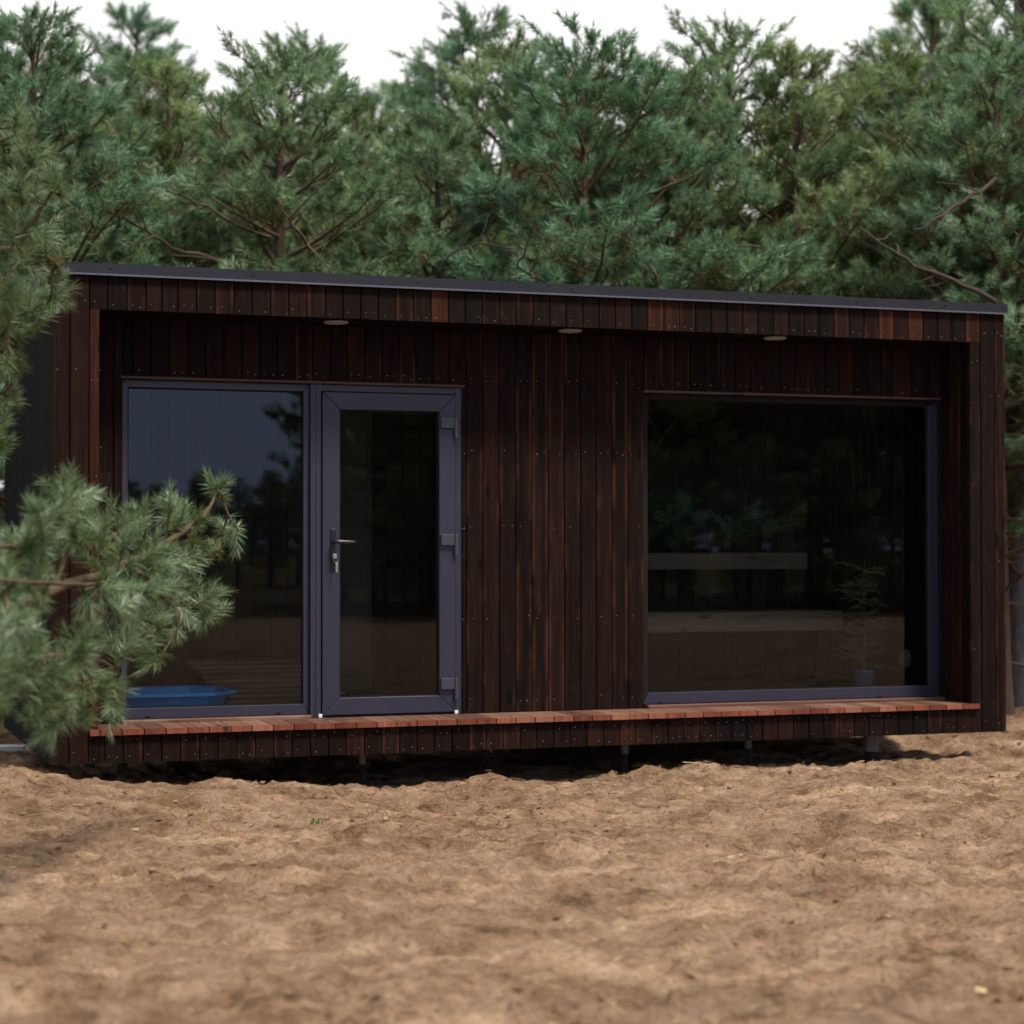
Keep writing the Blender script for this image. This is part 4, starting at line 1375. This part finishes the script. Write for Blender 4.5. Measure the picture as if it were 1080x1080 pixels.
c = np.column_stack([lx, ly, lz + 0.011])
V_ = np.stack([c - d * ln[:, None] / 2 - s * wd[:, None] / 2, c + d * ln[:, None] / 2 - s * wd[:, None] / 3, c + d * ln[:, None] / 2 + s * wd[:, None] / 3, c - d * ln[:, None] / 2 + s * wd[:, None] / 2], 1).reshape(-1, 3)
F_ = np.arange(n * 4).reshape(-1, 4)
lit = bpy.data.objects.new('pine_litter', raw_mesh('pine_litter', V_, F_, np.clip(np.where(big, rng.normal(0.55, 0.35, n), rng.normal(0.3, 0.35, n)), 0, 1), M['litter']))
link(lit); tag(lit, 'dry needles, twigs and leaf bits strewn over the brown sand', 'litter', None, 'stuff')

# low growth on the forest floor behind and right of the cabin
vs, fs, ts, off = [], [], [], 0
for i in range(420):
    x_ = rng.uniform(-4, 12); y_ = rng.uniform(4.0, 16)
    v, f, t = blades(14, 0.22, rng.uniform(0.06, 0.22), 0.007, 1000 + i, rng.uniform(0.1, 0.8))
    v = v + np.array([x_, y_, float(gheight(x_, y_))])
    vs.append(v); fs.append(f + off); ts.append(t); off += len(v)
ug = bpy.data.objects.new('undergrowth', raw_mesh('undergrowth', np.concatenate(vs), np.concatenate(fs), np.concatenate(ts), M['grass']))
link(ug); tag(ug, 'patchy grass and low growth on the forest floor behind the cabin', 'undergrowth', None, 'stuff')

# ------------------------------------------------------------------ light
SUN_EL, SUN_AZ = R(61), R(150)         # azimuth clockwise from +Y: high, in front of the facade and to its right
w = bpy.data.worlds.new('World'); scene.world = w; w.use_nodes = True
nt = w.node_tree
bg = nt.nodes['Background']
sky = nt.nodes.new('ShaderNodeTexSky'); sky.sky_type = 'NISHITA'; sky.sun_disc = False
sky.sun_elevation = SUN_EL; sky.sun_rotation = SUN_AZ; sky.air_density = 1.0; sky.dust_density = 2.0
tc = nt.nodes.new('ShaderNodeTexCoord')
sp = nt.nodes.new('ShaderNodeSeparateXYZ'); nt.links.new(tc.outputs['Generated'], sp.inputs[0])
# overcast dome: bright white over the wood, slate-blue cloud over the clearing
mr = nt.nodes.new('ShaderNodeMapRange'); mr.interpolation_type = 'SMOOTHSTEP'
nt.links.new(sp.outputs[1], mr.inputs[0]); mr.inputs[1].default_value = -0.45; mr.inputs[2].default_value = 0.35
cn = noise(nt, mapping(nt, tc.outputs['Generated'], (1, 1, 2.2)), 2.3, 6, 0.55)
cl = mixc(nt, mr.outputs[0], (4.4, 4.5, 4.8), (10.2, 9.9, 9.8))
lo = nt.nodes.new('ShaderNodeMapRange'); lo.interpolation_type = 'SMOOTHSTEP'
nt.links.new(sp.outputs[2], lo.inputs[0]); lo.inputs[1].default_value = 0.42; lo.inputs[2].default_value = 0.10
fr_ = nt.nodes.new('ShaderNodeMapRange'); fr_.interpolation_type = 'SMOOTHSTEP'
nt.links.new(sp.outputs[1], fr_.inputs[0]); fr_.inputs[1].default_value = -0.5; fr_.inputs[2].default_value = -0.8
cl = mixc(nt, math_node(nt, 'MULTIPLY', lo.outputs[0], fr_.outputs[0]), cl, (5.2, 6.6, 10.2))
cl = mixc(nt, 1.0, cl, math_node(nt, 'MULTIPLY_ADD', cn, 0.5, 0.75), 'MULTIPLY')
c = mixc(nt, 0.88, sky.outputs[0], cl)
nt.links.new(c, bg.inputs['Color'])
bg.inputs['Strength'].default_value = 0.085
sd = bpy.data.lights.new('sun', 'SUN'); so = bpy.data.objects.new('sun', sd); link(so)
sd.energy = 3.0; sd.angle = R(11); sd.color = (1.0, 0.92, 0.80)
dirn = Vector((math.sin(SUN_AZ) * math.cos(SUN_EL), math.cos(SUN_AZ) * math.cos(SUN_EL), math.sin(SUN_EL)))
so.rotation_euler = dirn.to_track_quat('Z', 'Y').to_euler()

vs_ = scene.view_settings
scene.display_settings.display_device = 'sRGB'
vs_.view_transform = 'Standard'; vs_.look = 'None'; vs_.exposure = 0.70; vs_.gamma = 1.0; vs_.use_curve_mapping = False
scene.cycles.max_bounces = 5
scene.cycles.diffuse_bounces = 3
scene.cycles.glossy_bounces = 3
scene.cycles.adaptive_threshold = 0.02
scene.cycles.debug_use_spatial_splits = True
scene.cycles.transparent_max_bounces = 12
scene.cycles.use_denoising = True
